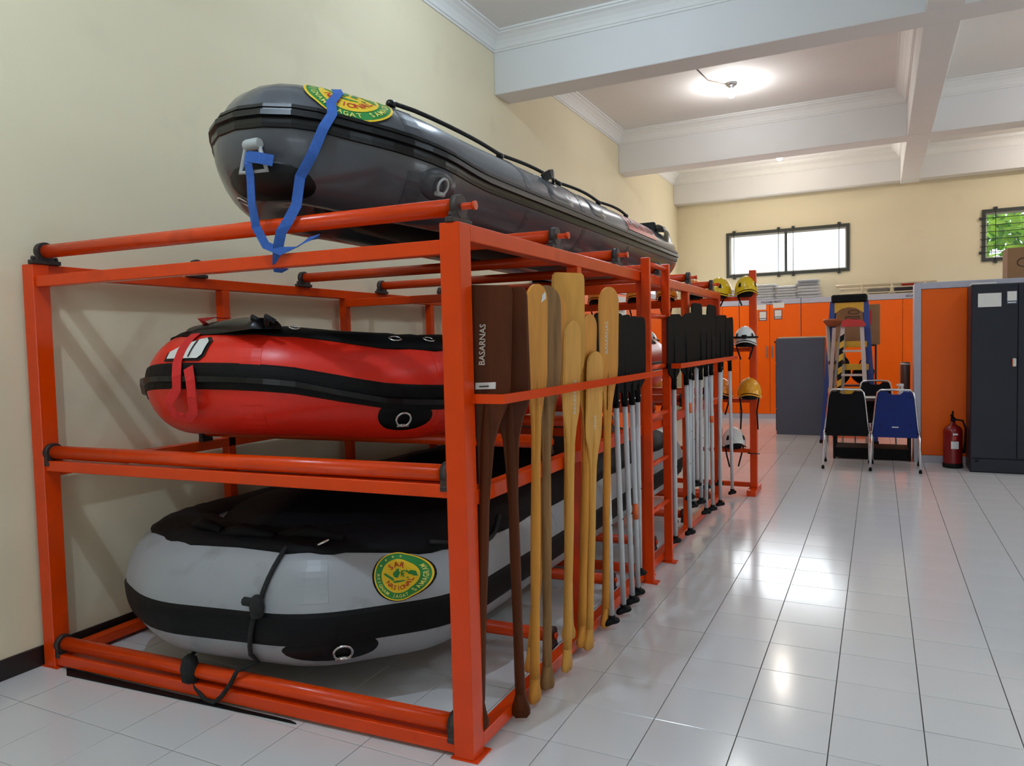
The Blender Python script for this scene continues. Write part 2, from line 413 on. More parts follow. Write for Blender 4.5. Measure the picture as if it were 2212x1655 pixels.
# cornice mouldings (stepped cove) around each bay
PROF = [(0, 0), (0, -.19), (.018, -.19), (.018, -.165), (.03, -.165), (.04, -.13), (.062, -.09), (.1, -.055), (.135, -.038), (.135, -.022), (.16, -.022), (.16, 0)]
tr = 0
def cornice(p, q, inward):
    global tr
    tr += 1
    p, q, n = Vector(p), Vector(q), Vector(inward); d = (q-p).normalized()
    vs = []; N = len(PROF)
    for e, sgn in ((p, 1), (q, -1)):
        for u, v in PROF: vs.append(e+n*u+Vector((0, 0, v))+d*sgn*u)
    F = [tuple(range(N)), tuple(range(2*N-1, N-1, -1))]+[(i, (i+1) % N, N+(i+1) % N, N+i) for i in range(N)]
    mb = MB(); mb.add(vs, F)
    struct('trim_%d' % tr, mb, 'cornice')
for (a, b) in [(-7, .62), (.97, 5.15), (5.52, 9.62), (10.0, 13.34)]:
    for (x0, x1) in ((0, 4.26), (4.56, WX)):
        cornice((x0, a, ZC), (x0, b, ZC), (1, 0, 0)); cornice((x1, a, ZC), (x1, b, ZC), (-1, 0, 0))
        cornice((x0, a, ZC), (x1, a, ZC), (0, 1, 0)); cornice((x0, b, ZC), (x1, b, ZC), (0, -1, 0))

# windows with dark security bars
def window(idx, x0, x1, z0, z1, bars, mull=None):
    mb = MB(); y = YF
    t = 0.055
    for (a, b, c, d) in ((x0, x1, z0, z0+t), (x0, x1, z1-t, z1), (x0, x0+t, z0+t, z1-t), (x1-t, x1, z0+t, z1-t)):
        mb.box(a, b, y+.06, y+.12, c, d)
    wo = struct('window_%d' % idx, mb, 'winwhite', 'high window with dark barred frame in the far wall')
    mb = MB(); t = .06; Y = y-.03
    for (a, b, c, d) in ((x0-.03, x1+.03, z0-.03, z0+.03), (x0-.03, x1+.03, z1-.03, z1+.03), (x0-.03, x0+.03, z0+.03, z1-.03), (x1-.03, x1+.03, z0+.03, z1-.03)):
        mb.box(a, b, Y, Y+.028, c, d)
    if mull: mb.box(mull-.025, mull+.025, Y, Y+.028, z0+.03, z1-.03)
    mb.build('bar_frame', 'winframe', wo)
    for bx in bars[0]:
        mb = MB(); mb.tube([(bx, Y-.008, z0-.07), (bx, Y-.008, z1+.07)], .007, 6); mb.box(bx-.03, bx+.03, Y-.014, Y+.03, z0-.065, z0-.03); mb.box(bx-.03, bx+.03, Y-.014, Y+.03, z1+.03, z1+.065)
        mb.build('upright_bar', 'winframe', wo)
    for bz in bars[1]:
        mb = MB(); mb.tube([(x0-.06, Y-.012, bz), (x1+.06, Y-.012, bz)], .007, 6)
        if bz in (bars[1][0], bars[1][-1]): mb.box(x0-.07, x0-.03, Y-.014, Y+.03, bz-.025, bz+.025); mb.box(x1+.03, x1+.07, Y-.014, Y+.03, bz-.025, bz+.025)
        mb.build('cross_bar', 'winframe', wo)
    xs = [x0+.05, mull, x1-.05] if mull else [x0+.05, x1-.05]
    for a, b in zip(xs[:-1], xs[1:]):
        mb = MB(); mb.box(a+.005, b-.005, y+.085, y+.091, z0+.05, z1-.05); mb.build('pane', 'glass', wo)
window(1, 1.06, 3.36, 2.93, 3.80, ([1.19, 2.07, 2.35, 3.2], []), 2.21)
window(2, 5.62, 7.9, 2.95, 3.83, ([5.80, 6.9, 7.7], [3.08, 3.19, 3.32, 3.45, 3.57, 3.70]), None)
mb = MB()
for (a, b, c, d) in ((10.9, 12.72, 2.42, 2.48), (10.9, 12.72, 3.16, 3.22), (10.9, 10.96, 2.48, 3.16), (12.66, 12.72, 2.48, 3.16)): mb.box(-.1, -.04, a, b, c, d)
wo = struct('window_3', mb, 'winwhite', 'small side window in the left wall behind the top boat')
mb = MB()
for yy in (10.88, 11.8, 12.76): mb.box(.004, .03, yy-.02, yy+.02, 2.38, 3.26)
for zz in (2.4, 3.24): mb.box(.004, .03, 10.9, 12.74, zz-.02, zz+.02)
mb.build('bar_frame', 'winframe', wo)
mb = MB(); mb.box(-.075, -.069, 10.95, 12.67, 2.47, 3.17); mb.build('pane', 'glass', wo)

# tree outside the second window
tree = thing('garden_tree', 'sunlit leafy green tree outside the right-hand barred window', 'tree', (7.0, 15.2, -0.1))
mb = MB(); mb.tube([(7.0, 15.2, -.1), (7.05, 15.2, 1.4), (6.9, 15.3, 2.6), (6.6, 15.3, 3.6)], [.12, .1, .07, .04], 10); mb.build('trunk', 'brown', tree)
for nm, mt, n in (('foliage', 'leaf', 1700), ('foliage', 'leafdark', 600)):
    mb = MB()
    for k in range(n):
        c = Vector((random.uniform(5.3, 8.9), 15.2+random.gauss(0, .35), random.uniform(2.3, 4.9)))
        a = random.uniform(0, 2*PI); L = random.uniform(.1, .2); ti = random.uniform(-.9, .9)
        u = Vector((math.cos(a), math.sin(ti)*.5, math.sin(a))).normalized(); v = u.orthogonal().normalized()
        v = (v*math.cos(ti)+u.cross(v)*math.sin(ti)).normalized(); nn = u.cross(v)
        mb.add([c-u*L, c-u*L*.2+v*L*.45+nn*.01, c+u*L, c-u*L*.2-v*L*.45+nn*.01], [(0, 1, 2), (0, 2, 3)])
    o = mb.build(nm, mt, tree); o['kind'] = 'stuff'

# ceiling bulbs
def bulb(x, y, label, lamp_power, col=(0.64, 0.82, 1.0), dz=0.0):
    z = ZC-dz
    t = thing('ceiling_bulb', label, 'lamp', (x, y, z-.13), 'bare bulbs along the ceiling')
    mb = MB(); mb.lathe([(.03, dz), (.03, .0), (.075, -.0), (.078, -.02), (.05, -.04), (.03, -.055), (.022, -.075)], (x, y, z), 20); mb.build('socket', 'steel', t)
    mb = MB(); mb.lathe([(.018, -.07), (.028, -.09), (.045, -.12), (.05, -.145), (.046, -.17), (.03, -.19), (.005, -.197)], (x, y, z), 18); mb.build('glass_bulb', 'bulb', t)
    mb = MB(); mb.tube([(x-.07, y-.02, z-.012), (x-.25, y-.3, z-.01), (x-.3, y-.9, z-.01)], .008, 6); mb.build('cable', 'cable', t)
    l = bpy.data.lights.new('bulb_light', 'POINT'); l.energy = lamp_power; l.color = col; l.shadow_soft_size = 0.04
    lo = bpy.data.objects.new('bulb_light', l); C.objects.link(lo); lo.location = (x, y, z-.30)
bulb(2.10, 8.1, 'bare glowing bulb with a cable on the ceiling in the middle bay', 34, (0.95, 0.95, 0.95))
bulb(2.28, 12.0, 'far bare bulb on the ceiling close to the barred window wall', 32, (1.0, 0.88, 0.72), .05)
bulb(1.75, 3.0, 'bare bulb on the ceiling above the boat rack', 70)
bulb(1.9, -1.9, 'bare bulb on the ceiling in front of the boat rack', 165)
bulb(6.9, -1.9, 'added unseen bulb on the ceiling of the right-hand front bay', 60)  # added lamp out of view, lights the front floor from the right
bulb(6.9, 3.0, 'added unseen bulb on the ceiling of the right-hand bay beside the aisle', 48)  # added lamp out of view, brightens the aisle with harder shadows
bulb(6.9, 7.75, 'added unseen bulb on the ceiling above the right-hand locker', 48, (0.9, 0.93, 1.0))  # added lamp out of view, extra light for the right side
bulb(6.9, 12.0, 'bare bulb on the ceiling in the far right-hand bay', 50, (1.0, 0.9, 0.8))

# ------------------------------------------------------------------ boat rack
XL, XR = 0.03, 2.50
def sk(x): return -0.13*(XR-x)/(XR-XL)
def SK(x, y, z): return (x, y+sk(x), z)
rack = thing('boat_rack', 'long orange welded steel boat rack with rollers and a ladder', 'rack', (1.26, 2.4, 0))
RL = 5.05
def rk(name, *boxes, bev=.003, parent=None, material='rack'):
    mb = MB()
    for b in boxes: mb.box(*b, fn=SK, bev=bev)
    return mb.build(name, material, parent or rack)
for x0, x1 in ((XL, XL+.08), (XR-.085, XR)):
    rk('post', (x0, x1, -.03, .055, 0.005, 2.065))
    rk('foot_plate', (x0-.012, x1+.02, -.035, .08, 0, .006), bev=0)
for y in (1.17, 2.40, 3.65, 4.97):
    for x0, x1 in ((XL+.01, XL+.07), (XR-.06, XR)):
        rk('post', (x0, x1, y, y+.06, 0.005, 2.0))
        rk('foot_plate', (x0-.025, x1+.025, y-.025, y+.085, 0, .006), bev=0)
for z0, z1 in ((2.0, 2.065), (.985, 1.045), (.02, .075)):
    rk('side_beam', (XL+.01, XL+.07, .055, RL, z0, z1)); rk('side_beam', (XR-.06, XR-.001, .055, RL, z0, z1))
for y, z0, z1 in ((-.02, 1.95, 2.005), (-.02, 1.02, 1.072), (-.02, .015, .07)):
    rk('cross_beam', (XL+.08, XR-.085, y, y+.055, z0, z1))
for y in (2.40, 4.98):
    rk('cross_beam', (XL+.07, XR-.06, y, y+.055, 1.935, 1.995)); rk('cross_beam', (XL+.07, XR-.06, y, y+.055, .02, .075))
    rk('cross_beam', (XL+.07, XR-.06, y, y+.055, .95, 1.005))
def roller(y, z, r=.034, stub=True, x0=XL+.09, x1=XR-.06):
    fl = .075 if stub else .042
    p = SK(x0, y, z); q = SK(x1, y, z)
    mb = MB(); mb.tube([p, q], r, 20)
    ro = mb.build('roller', 'rack', rack)
    d = (Vector(q)-Vector(p)).normalized()
    a = Vector(p)-d*.06; b = Vector(q)+d*(.095 if stub else .05)
    mb = MB(); mb.tube([a, b], .013, 10); mb.tube([b-d*.012, b], .017, 10); mb.build('axle', 'rack', ro)
    for c, sg in ((Vector(p), -1), (Vector(q), 1)):
        cc = c+d*sg*.02
        mb = MB(); mb.tube([cc-d*.016, cc+d*.016], .046, 18)
        mb.box(cc.x-.018, cc.x+.018, cc.y-fl, cc.y+fl, z-.066, z-.045, bev=.003); mb.box(cc.x-.014, cc.x+.014, cc.y-.04, cc.y+.04, z-.05, z-.01)
        for s2 in (-1, 1): mb.lathe([(.01, 0), (.01, .012), (.006, .02)], (cc.x, cc.y+s2*(fl-.016), z-.045), 8)
        mb.build('bearing_block', 'iron', ro)
for i in range(6): roller(0.02+.955*i+(0.02 if i == 0 else 0), 2.131)
for i in range(6): roller(0.015+.955*i, 1.112, stub=False, x0=XL+.11, x1=XR-.12)
for i in range(6): roller(0.015+.955*i, .119, stub=False, x0=XL+.11, x1=XR-.12)
# paddle rails
for (ya, yb, z) in ((0.03, 2.30, 1.40), (2.80, 5.15, 1.425)):
    mb = MB(); mb.box(XR-.002, XR+.14, ya, ya+.012, z-.018, z+.018); mb.box(XR+.128, XR+.14, ya+.012, yb, z-.018, z+.018); mb.build('paddle_rail', 'rack', rack)
# ladder welded to the aisle side
mb = MB()
for y in (2.30, 2.80):
    mb.box(XR+.002, XR+.06, y, y+.035, .006, 2.15, bev=.003)
    mb.box(XR-.01, XR+.09, y-.02, y+.055, 0, .008)
lad = mb.build('ladder', 'rack', rack)
for z in (2.115, 1.775, 1.43, 1.10, .775, .455):
    mb = MB(); mb.tube([(XR+.03, 2.32, z), (XR+.03, 2.815, z)], .017, 10); mb.build('rung', 'rack', lad)
# black rubber strip on the floor in front of the rack
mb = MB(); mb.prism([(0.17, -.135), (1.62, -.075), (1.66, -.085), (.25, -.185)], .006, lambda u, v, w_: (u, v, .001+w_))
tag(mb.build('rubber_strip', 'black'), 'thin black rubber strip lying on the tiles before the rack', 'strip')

# ------------------------------------------------------------------ inflatable boats
def offset_in(outer, r):
    N = len(outer); res = []
    for i, p in enumerate(outer):
        ns = []
        for a, b in ((i-1, i), (i, i+1)):
            if a < 0 or b >= N: continue
            d = Vector((outer[b][0]-outer[a][0], outer[b][1]-outer[a][1])).normalized(); ns.append(Vector((d.y, -d.x)))
        if len(ns) == 1: n = ns[0]
        else:
            s_ = (ns[0]+ns[1]).normalized(); n = s_/max(.4, s_.dot(ns[0]))
        res.append(Vector((p[0]+n.x*r, p[1]+n.y*r, p[2])))
    return res
def chamfer(pts, c=.09, k=3):
    out = [pts[0]]
    for i in range(1, len(pts)-1):
        a, b, d = pts[i-1], pts[i], pts[i+1]
        la, ld = (a-b).length, (d-b).length
        p = b+(a-b)*min(c/la, .45); q = b+(d-b)*min(c/ld, .45)
        for t in [j/(k-1) for j in range(k)]: out.append(p*(1-t)**2+b*2*t*(1-t)+q*t*t)
    out.append(pts[-1]); return out
class Boat:
    def __init__(s, outer, r, cf=.09, bow_r=1.0, strake=(0, 0), bow=(.3, 1.4)):
        s.r = r; s.outer = outer; s.bow_r = bow_r; s.strake = strake; s.bow = bow
        ax = chamfer(offset_in([Vector(p) for p in outer], r), cf, 7)
        dense = []
        for a, b in zip(ax[:-1], ax[1:]):
            n = max(1, int((b-a).length/.16))
            for k in range(n): dense.append(a+(b-a)*(k/n))
        dense.append(ax[-1]); s.ax = dense
        s.s = [0]
        for a, b in zip(dense[:-1], dense[1:]): s.s.append(s.s[-1]+(b-a).length)
        s.L = s.s[-1]
        s.side = []
        for i in range(len(dense)):
            t = dense[min(i+1, len(dense)-1)]-dense[max(i-1, 0)]; t = Vector((t.x, t.y)).normalized()
            s.side.append(Vector((-t.y, t.x, 0)))
    def at(s, d):
        d = max(0, min(s.L, d)); i = 0
        while i < len(s.s)-2 and s.s[i+1] < d: i += 1
        f = (d-s.s[i])/max(1e-9, s.s[i+1]-s.s[i])
        return s.ax[i].lerp(s.ax[i+1], f), s.side[i].lerp(s.side[i+1], f).normalized()
    def wt(s, y):
        f = max(0.0, min(1.0, (s.bow[1]-y)/(s.bow[1]-s.bow[0]))); return f*f*(3-2*f)
    def rad(s, p): return s.r*(1+(s.bow_r-1)*s.wt(p.y))
    def mid(s, d):
        f = s.wt(s.at(d)[0].y); return s.strake[0]*(1-f)+s.strake[1]*f
    def surf(s, d, th, h=0.0):
        p, sd = s.at(d); th = math.radians(th)
        return p+(s.rad(p)+h)*(sd*math.cos(th)+Vector((0, 0, 1))*math.sin(th))
    def find(s, x, y):
        """arc length of the axis point closest to outer position x,y"""
        best = min(range(len(s.ax)*4), key=lambda k: (lambda p: (p.x-x)**2+(p.y-y)**2)(s.surf(s.L*k/(len(s.ax)*4), 0)))
        return s.L*best/(len(s.ax)*4)
    def tube_mesh(s, n=40, dome=True):
        mb = MB(); vs = []; rings = []
        def ring(p, sd, r): rings.append([p+r*(sd*math.cos(2*PI*k/n)+Vector((0, 0, 1))*math.sin(2*PI*k/n)) for k in range(n)])
        t0 = (s.ax[0]-s.ax[1]).normalized(); t1 = (s.ax[-1]-s.ax[-2]).normalized()
        for a in (80, 62, 42, 22): a_ = math.radians(a); ring(s.ax[0]+t0*s.r*.8*math.sin(a_), s.side[0], s.r*math.cos(a_))
        for i, p in enumerate(s.ax): ring(p, s.side[i], s.rad(p))
        for a in (22, 42, 62, 80): a_ = math.radians(a); ring(s.ax[-1]+t1*s.r*.8*math.sin(a_), s.side[-1], s.r*math.cos(a_))
        for R_ in rings: vs += R_
        F = [(i*n+k, i*n+(k+1) % n, (i+1)*n+(k+1) % n, (i+1)*n+k) for i in range(len(rings)-1) for k in range(n)]
        mb.add(vs, F, True); mb.f.append(tuple(range(n))); mb.sm.append(True); mb.f.append(tuple(len(vs)-n+k for k in range(n))); mb.sm.append(True)
        return mb
    def band(s, d0, d1, prof, follow=False):
        """strip along the tube: prof list of (angle deg, height above skin)"""
        mb = MB(); ds = sorted(set([d0, d1]+[x for x in s.s if d0 < x < d1])); vs = []; N = len(prof)
        for d in ds:
            for th, h in prof: vs.append(s.surf(d, th+(s.mid(d) if follow else 0), h))
        F = [(i*N+k, i*N+k+1, (i+1)*N+k+1, (i+1)*N+k) for i in range(len(ds)-1) for k in range(N-1)]
        F += [tuple(range(N)), tuple((len(ds)-1)*N+k for k in range(N))]
        mb.add(vs, F, False); return mb
    def skirt(s, lo_aft, lo_bow, hi=115, h=.007):
        mb = MB(); ds = [x for x in s.s if .02 < x < s.L-.02]; vs = []; N = 9
        for j, d in enumerate(ds):
            f = s.wt(s.at(d)[0].y); lo = lo_aft*(1-f)+lo_bow*f+1.2*math.sin(j*1.7)
            vs.append(s.surf(d, lo-.6, -.002))
            for k in range(N): vs.append(s.surf(d, lo+(hi-lo)*k/(N-1), h+.003*math.sin(j*2.1+k)))
        N += 1
        mb.add(vs, [(i*N+k, i*N+k+1, (i+1)*N+k+1, (i+1)*N+k) for i in range(len(ds)-1) for k in range(N-1)], True)
        return mb
    def patch(s, d, th, ru, rv, h=.004, n=24, power=2.0, rot=0.0):
        """thin raised oval / rounded patch"""
        mb = MB(); vs = [s.surf(d, th, h)]; F = []
        rings = (.5, .96, 1.0); k_ = math.degrees(1/s.r)
        for ri, rr in enumerate(rings):
            for k in range(n):
                a = 2*PI*k/n; c, si = math.cos(a), math.sin(a)
                u = math.copysign(abs(c)**(2/power), c)*ru*rr; v = math.copysign(abs(si)**(2/power), si)*rv*rr
                u, v = rot2(u, v, rot)
                vs.append(s.surf(d-u, th+v*k_, h if ri < 2 else -.002))
        for k in range(n): F.append((0, 1+k, 1+(k+1) % n))
        for ri in range(2):
            for k in range(n): F.append((1+ri*n+k, 1+ri*n+(k+1) % n, 1+(ri+1)*n+(k+1) % n, 1+(ri+1)*n+k))
        mb.add(vs, F, True); return mb
    def flat(s, d, th, rot=0.0):
        k_ = math.degrees(1/s.r)
        def fn(u, v, h):
            u, v = rot2(u, v, rot); return s.surf(d-u, th+v*k_, h)
        return fn
def disc(fn, r0, r1, h, n=44, nr=4):
    mb = MB(); vs = []; rr = [r0+(r1-r0)*i/nr for i in range(nr+1)]
    for r in rr:
        for k in range(n): vs.append(fn(r*math.cos(2*PI*k/n), r*math.sin(2*PI*k/n), h))
    F = [(i*n+k, i*n+(k+1) % n, (i+1)*n+(k+1) % n, (i+1)*n+k) for i in range(nr) for k in range(n)]
    if r0 < 1e-4: pass
    mb.add(vs, F, True); return mb
def badge(fn, R, parent):
    b = disc(fn, 0.0005, R*1.0, .006).build('badge', 'badgegreen', parent)
    b['label'] = 'round green and yellow rescue badge'
    disc(fn, R*.955, R*1.005, .0075, nr=1).build('badge_rim', 'badgeyellow', b)
    disc(fn, .0005, R*.70, .0075).build('badge_centre', 'badgeyellow', b)
    g = lambda x, y: fn(x, y, .0092)
    mb = MB(); arc_text(mb, 'SAR', R*.32, R*.47, 122, 58, g); mb.build('badge_word', 'badgered', b)
    mb = MB(); arc_text(mb, 'NASIONAL', R*.25, R*.50, 207, 333, g, True); mb.build('badge_word', 'badgered', b)
    mb = MB(); arc_text(mb, 'AVIGNAM JAGAT SAMAGRAM', R*.185, R*.825, 168, 375, g, True); o_ = mb.build('badge_motto', 'badgepale', b); o_['kind'] = 'stuff'; mb = MB()
    for a in (72, 95, 118, 140):
        c = (R*.825*math.cos(math.radians(a)), R*.825*math.sin(math.radians(a)))
        mb.add([g(c[0]+R*(.06 if k % 2 == 0 else .026)*math.cos(PI/2+k*PI/5), c[1]+R*(.06 if k % 2 == 0 else .026)*math.sin(PI/2+k*PI/5)) for k in range(10)], [tuple(range(10))])
    o_ = mb.build('badge_stars', 'badgepale', b); o_['kind'] = 'stuff'
    isl = [[(-.60,.16),(-.52,.20),(-.42,.10),(-.33,.02),(-.24,-.06),(-.20,-.15),(-.27,-.17),(-.36,-.08),(-.48,.04)],
           [(-.26,-.20),(-.10,-.19),(.08,-.22),(.22,-.22),(.24,-.26),(.06,-.28),(-.12,-.27),(-.25,-.25)],
           [(-.22,.10),(-.17,.17),(-.08,.19),(-.02,.28),(.07,.27),(.05,.17),(.09,.10),(.02,.0),(-.03,-.08),(-.13,-.07),(-.2,.0)],
           [(.12,.13),(.18,.18),(.30,.17),(.31,.13),(.19,.12),(.18,.07),(.27,.06),(.26,.02),(.20,.02),(.24,-.09),(.19,-.1),(.16,.0),(.13,-.08),(.10,-.07),(.11,.03)],
           [(.30,-.16),(.40,-.18),(.42,-.14),(.33,-.12)],
           [(.32,.14),(.39,.16),(.43,.08),(.52,.12),(.62,.05),(.63,-.16),(.55,-.13),(.49,-.04),(.42,-.02),(.40,.05),(.33,.09)]]
    mb = MB()
    for p in isl: mb.add([g(x*R, y*R) for x, y in p], [tuple(range(len(p)))])
    mb.build('badge_map', 'badgegreen', b)
def torus(c, u, v, R, r, n=18, m=8):
    c, u, v = Vector(c), Vector(u).normalized(), Vector(v).normalized()
    mb = MB(); mb.tube([c+(u*math.cos(2*PI*k/n)+v*math.sin(2*PI*k/n))*R for k in range(n)], r, m, closed=True); return mb
def dring(B, d, th, R, r, material, parent, hang=True, patch=None, pmat='black'):
    if patch: B.patch(d, th, patch[0], patch[1], .005).build('ring_patch', pmat, parent)
    p, sd = B.at(d); c = B.surf(d, th, .012); nrm = (c-p).normalized(); t = Vector((0, 0, 1)).cross(sd).normalized()
    up = nrm.cross(t).normalized()
    pts = [c+t*R*math.cos(a)*.9+up*R*math.sin(a)+nrm*.006 for a in [math.radians(x) for x in range(-80, 261, 20)]]
    rg = (MB().tube(pts, r, 8, closed=True)).build('ring', material, parent)
    (MB().tube([c+t*R*.75-up*R*.98, c-t*R*.75-up*R*.98], r*1.9, 8)).build('ring_tab', material, rg)
    return c

# ---- dark grey boat on top of the rack
TB = Boat([(2.12, 4.85, 2.435), (2.12, .30, 2.435), (1.50, -.30, 2.525), (.93, .36, 2.45), (.88, 4.85, 2.435)], .24, .20, 1.07, (-1, 15), (0.0, 1.0))
tb = thing('inflatable_boat', 'dark grey inflatable boat strapped on top of the orange rack', 'boat', (1.5, 2.5, 2.165))
TB.tube_mesh().build('tube', 'boatdark', tb)
TB.band(0.0, TB.L, [(-13, -.002)]+[(a, .007) for a in range(-12, 12, 4)]+[(11, .007), (12, -.002)], True).build('rubbing_strake', 'blackg', tb)
TB.band(0.0, TB.L, [(-3, .006), (-2.4, .022), (2.4, .022), (3, .006)], True).build('strake_ridge', 'blackg', tb)
TB.band(0.0, TB.L, [(6, .006), (6.4, .012), (9.6, .012), (10, .006)], True).build('strake_ridge', 'blackg', tb)
mb = MB()   # hull floor and keel
ys = [.2, .5, .9, 1.6, 2.6, 3.6, 4.5]
vs = []
for i, y in enumerate(ys):
    k = [.30, .13, .06, .04, .03, .02, .0][i]; wd = [.14, .3, .38, .38, .38, .38, .38][i]
    zt = 2.27+[.14, .06, .02, 0, 0, 0, 0][i]
    for x, z in ((-wd, zt+.02), (-wd*.55, zt-.04), (0, zt-.085), (wd*.55, zt-.04), (wd, zt+.02)): vs.append((1.5+x, y, max(z, 2.172)))
F = [(i*5+k, i*5+k+1, (i+1)*5+k+1, (i+1)*5+k) for i in range(len(ys)-1) for k in range(4)]
mb.add(vs, F, True); mb.build('hull', 'hull', tb)
mb = MB(); mb.box(.98, 2.02, 4.42, 4.47, 2.25, 2.72, bev=.01); mb.build('transom', 'hull', tb)
for dd in (TB.find(2.12, .33), TB.find(2.12, 1.45), TB.find(2.12, 2.3), TB.find(2.12, 3.3)):
    TB.band(dd-.03, dd+.03, [(a, .0015) for a in range(13, 176, 9)]).build('seam_tape', 'boatpatch', tb)
    TB.band(dd-.03, dd+.03, [(a, .0015) for a in range(-170, -12, 9)]).build('seam_tape', 'boatpatch', tb)
badge(TB.flat(TB.find(1.91, .085), 56, math.radians(-3)), .155, tb)
# lifeline rope along the top of the near tube
knots = [(2.12, .36), (2.12, 1.42), (2.12, 2.3), (2.12, 3.1), (2.12, 3.8)]
ds = [TB.find(*k) for k in knots]
pts = []
for a, b in zip(ds[:-1], ds[1:]):
    for k in range(8):
        f = k/8; pts.append(TB.surf(a+(b-a)*f, 78-math.sin(f*PI)*4, .03+.012*math.sin(f*PI)))
pts.append(TB.surf(ds[-1], 78, .03))
lr = MB().tube(pts, .011, 8).build('lifeline', 'rope', tb)
for d in ds:
    TB.patch(d, 72, .075, .05, .004).build('rope_patch', 'boatpatch', lr)
    c = TB.surf(d, 78, .022); mb = MB(); mb.lathe([(.006, -.026), (.018, -.018), (.022, 0), (.018, .018), (.006, .026)], c, 10, axis='y'); mb.build('rope_knot', 'blackg', lr)
# grab handles, patches and printed panel
def handle(B, d, th, parent, L=.16, material='blackg'):
    B.patch(d, th, L*.85, L*.5, .004).build('handle_patch', 'boatpatch', parent)
    mb = MB(); pts = [B.surf(d+L*.62*(k/6*2-1), th, .004+.05*math.sin(PI*k/6)) for k in range(7)]
    mb.ribbon(pts, Vector((0, 0, 1)), .055, .012); mb.build('handle', material, parent)
TB.patch(TB.find(2.12, 1.95), 38, .2, .13, .003, power=5).build('patch', 'boatpatch', tb)
handle(TB, TB.find(2.12, 1.9), 52, tb, .12)
TB.patch(TB.find(2.12, 2.65), 40, .16, .11, .003, power=4).build('patch', 'boatpatch', tb)
mb = MB(); fn = TB.flat(TB.find(2.12, 3.75), 40)
vs = [fn(-.42+.84*i/12, -.1+.2*j/6, .004) for i in range(13) for j in range(7)]
mb.add(vs, [(i*7+j, i*7+j+1, (i+1)*7+j+1, (i+1)*7+j) for i in range(12) for j in range(6)], True)
pn = mb.build('print_panel', 'redpanel', tb)
mb = MB(); put_text(mb, 'BASARNAS', .15, lambda x, y: fn(x, y, .006)); mb.build('panel_lettering', 'boatpatch', pn)
mb = MB()   # black moulded grip near the stern
c0 = TB.find(2.12, 4.62)
vs = []
for i in range(7):
    f = i/6
    for k in range(9):
        a = PI*k/8; vs.append(TB.surf(c0-.16+.32*f, 52+(k-4)*6*(1-.15*abs(f*2-1)), .004+.075*math.sin(a)*(.35+.65*math.sin(PI*min(1, f*1.15)*.62))))
mb.add(vs, [(i*9+k, i*9+k+1, (i+1)*9+k+1, (i+1)*9+k) for i in range(6) for k in range(8)], True); mb.build('stern_grip', 'blackg', tb)
dring(TB, TB.find(2.12, .49), -24, .036, .006, 'ringgrey', tb, patch=(.09, .075), pmat='boatpatch')
# bow towing eye
bd = TB.find(1.492, -.125)
TB.patch(bd-.02, -52, .12, .10, .005).build('bow_patch', 'hull', tb)
cb = TB.surf(bd-.02, -20, .02); pb, sb = TB.at(bd)
tt = (Vector((0, 0, 1)).cross(sb).normalized()+Vector((.9, .3, 0))).normalized(); ub = Vector((0, 0, 1))
if tt.x < 0: tt = -tt
mb = MB(); mb.tube([cb-tt*.028+ub*.035, cb+tt*.028+ub*.035, cb+tt*.062-ub*.075, cb-tt*.062-ub*.075], .011, 8, closed=True); eye = mb.build('bow_eye', 'ringgrey', tb)
mb = MB(); mb.lathe([(.02, -.04), (.024, -.03), (.024, .03), (.02, .04)], cb+ub*.035, 10, axis='x'); mb.build('eye_sleeve', 'ringgrey', eye)
dring(TB, TB.find(1.30, .0), -60, .03, .005, 'steel', tb)

# ---- red boat on the middle level
RB = Boat([(2.06, 4.7, 1.402), (2.06, .50, 1.402), (1.42, -.05, 1.46), (.85, -.12, 1.46), (.30, .32, 1.41), (.22, 4.7, 1.402)], .256, .13, 1.0, (-9, 13), (0.0, .7))
rb = thing('inflatable_boat', 'red inflatable boat with black cover on the middle rollers', 'boat', (1.1, 2.4, 1.175))
RB.tube_mesh().build('tube', 'boatred', rb)
RB.band(0, RB.L, [(-15, -.002)]+[(a, .007) for a in range(-14, 13, 4)]+[(13, -.002)], True).build('rubbing_strake', 'black', rb)
RB.band(0, RB.L, [(-8, .005), (-7, .028), (-2, .028), (-1, .005)], True).build('strake_ridge', 'blackg', rb)
ch = RB.skirt(45, 63).build('cover_skirt', 'cover', rb)
for (x, y) in ((1.57, .08), (1.93, .39), (2.06, .62), (2.06, .95), (2.06, 1.5), (2.06, 2.1)):
    d = RB.find(x, y); fn = RB.flat(d, 74 if x < 1.7 else 62)
    mb = MB(); mb.tube([fn(.02*math.cos(2*PI*k/14), .02*math.sin(2*PI*k/14), .012) for k in range(14)], .0055, 6, closed=True); mb.build('eyelet', 'steel', ch)
def deck_cover(B, z_edge, ridge, y0, y1, xc, half, nm, parent, material='cover', wob=.012):
    mb = MB(); vs = []; ny, nx = 26, 17
    for i in range(ny):
        y = y0+(y1-y0)*i/(ny-1)
        hw = half*min(1, .42+1.5*(y-y0)) if y-y0 < .5 else half
        for k in range(nx):
            u = -1+2*k/(nx-1); rz = ridge(y); z = z_edge(y)+(rz-z_edge(y))*(1-abs(u)**1.35)
            vs.append((xc+u*hw, y+.10*abs(u)**2*(1 if i == 0 else .3), z+wob*math.sin(5*y+3*u)*(1-abs(u))))
    mb.add(vs, [(i*nx+k, i*nx+k+1, (i+1)*nx+k+1, (i+1)*nx+k) for i in range(ny-1) for k in range(nx-1)], True)
    return mb.build(nm, material, parent)
deck_cover(RB, lambda y: 1.635+.055*max(0, 1-(y-.1)/.6), lambda y: 1.66+.05*max(0, 1-(y-.1)/.6), .22, 4.3, 1.13, .66, 'deck_cover', rb)
mb = MB()   # folded cover bulge at the bow
vs = []
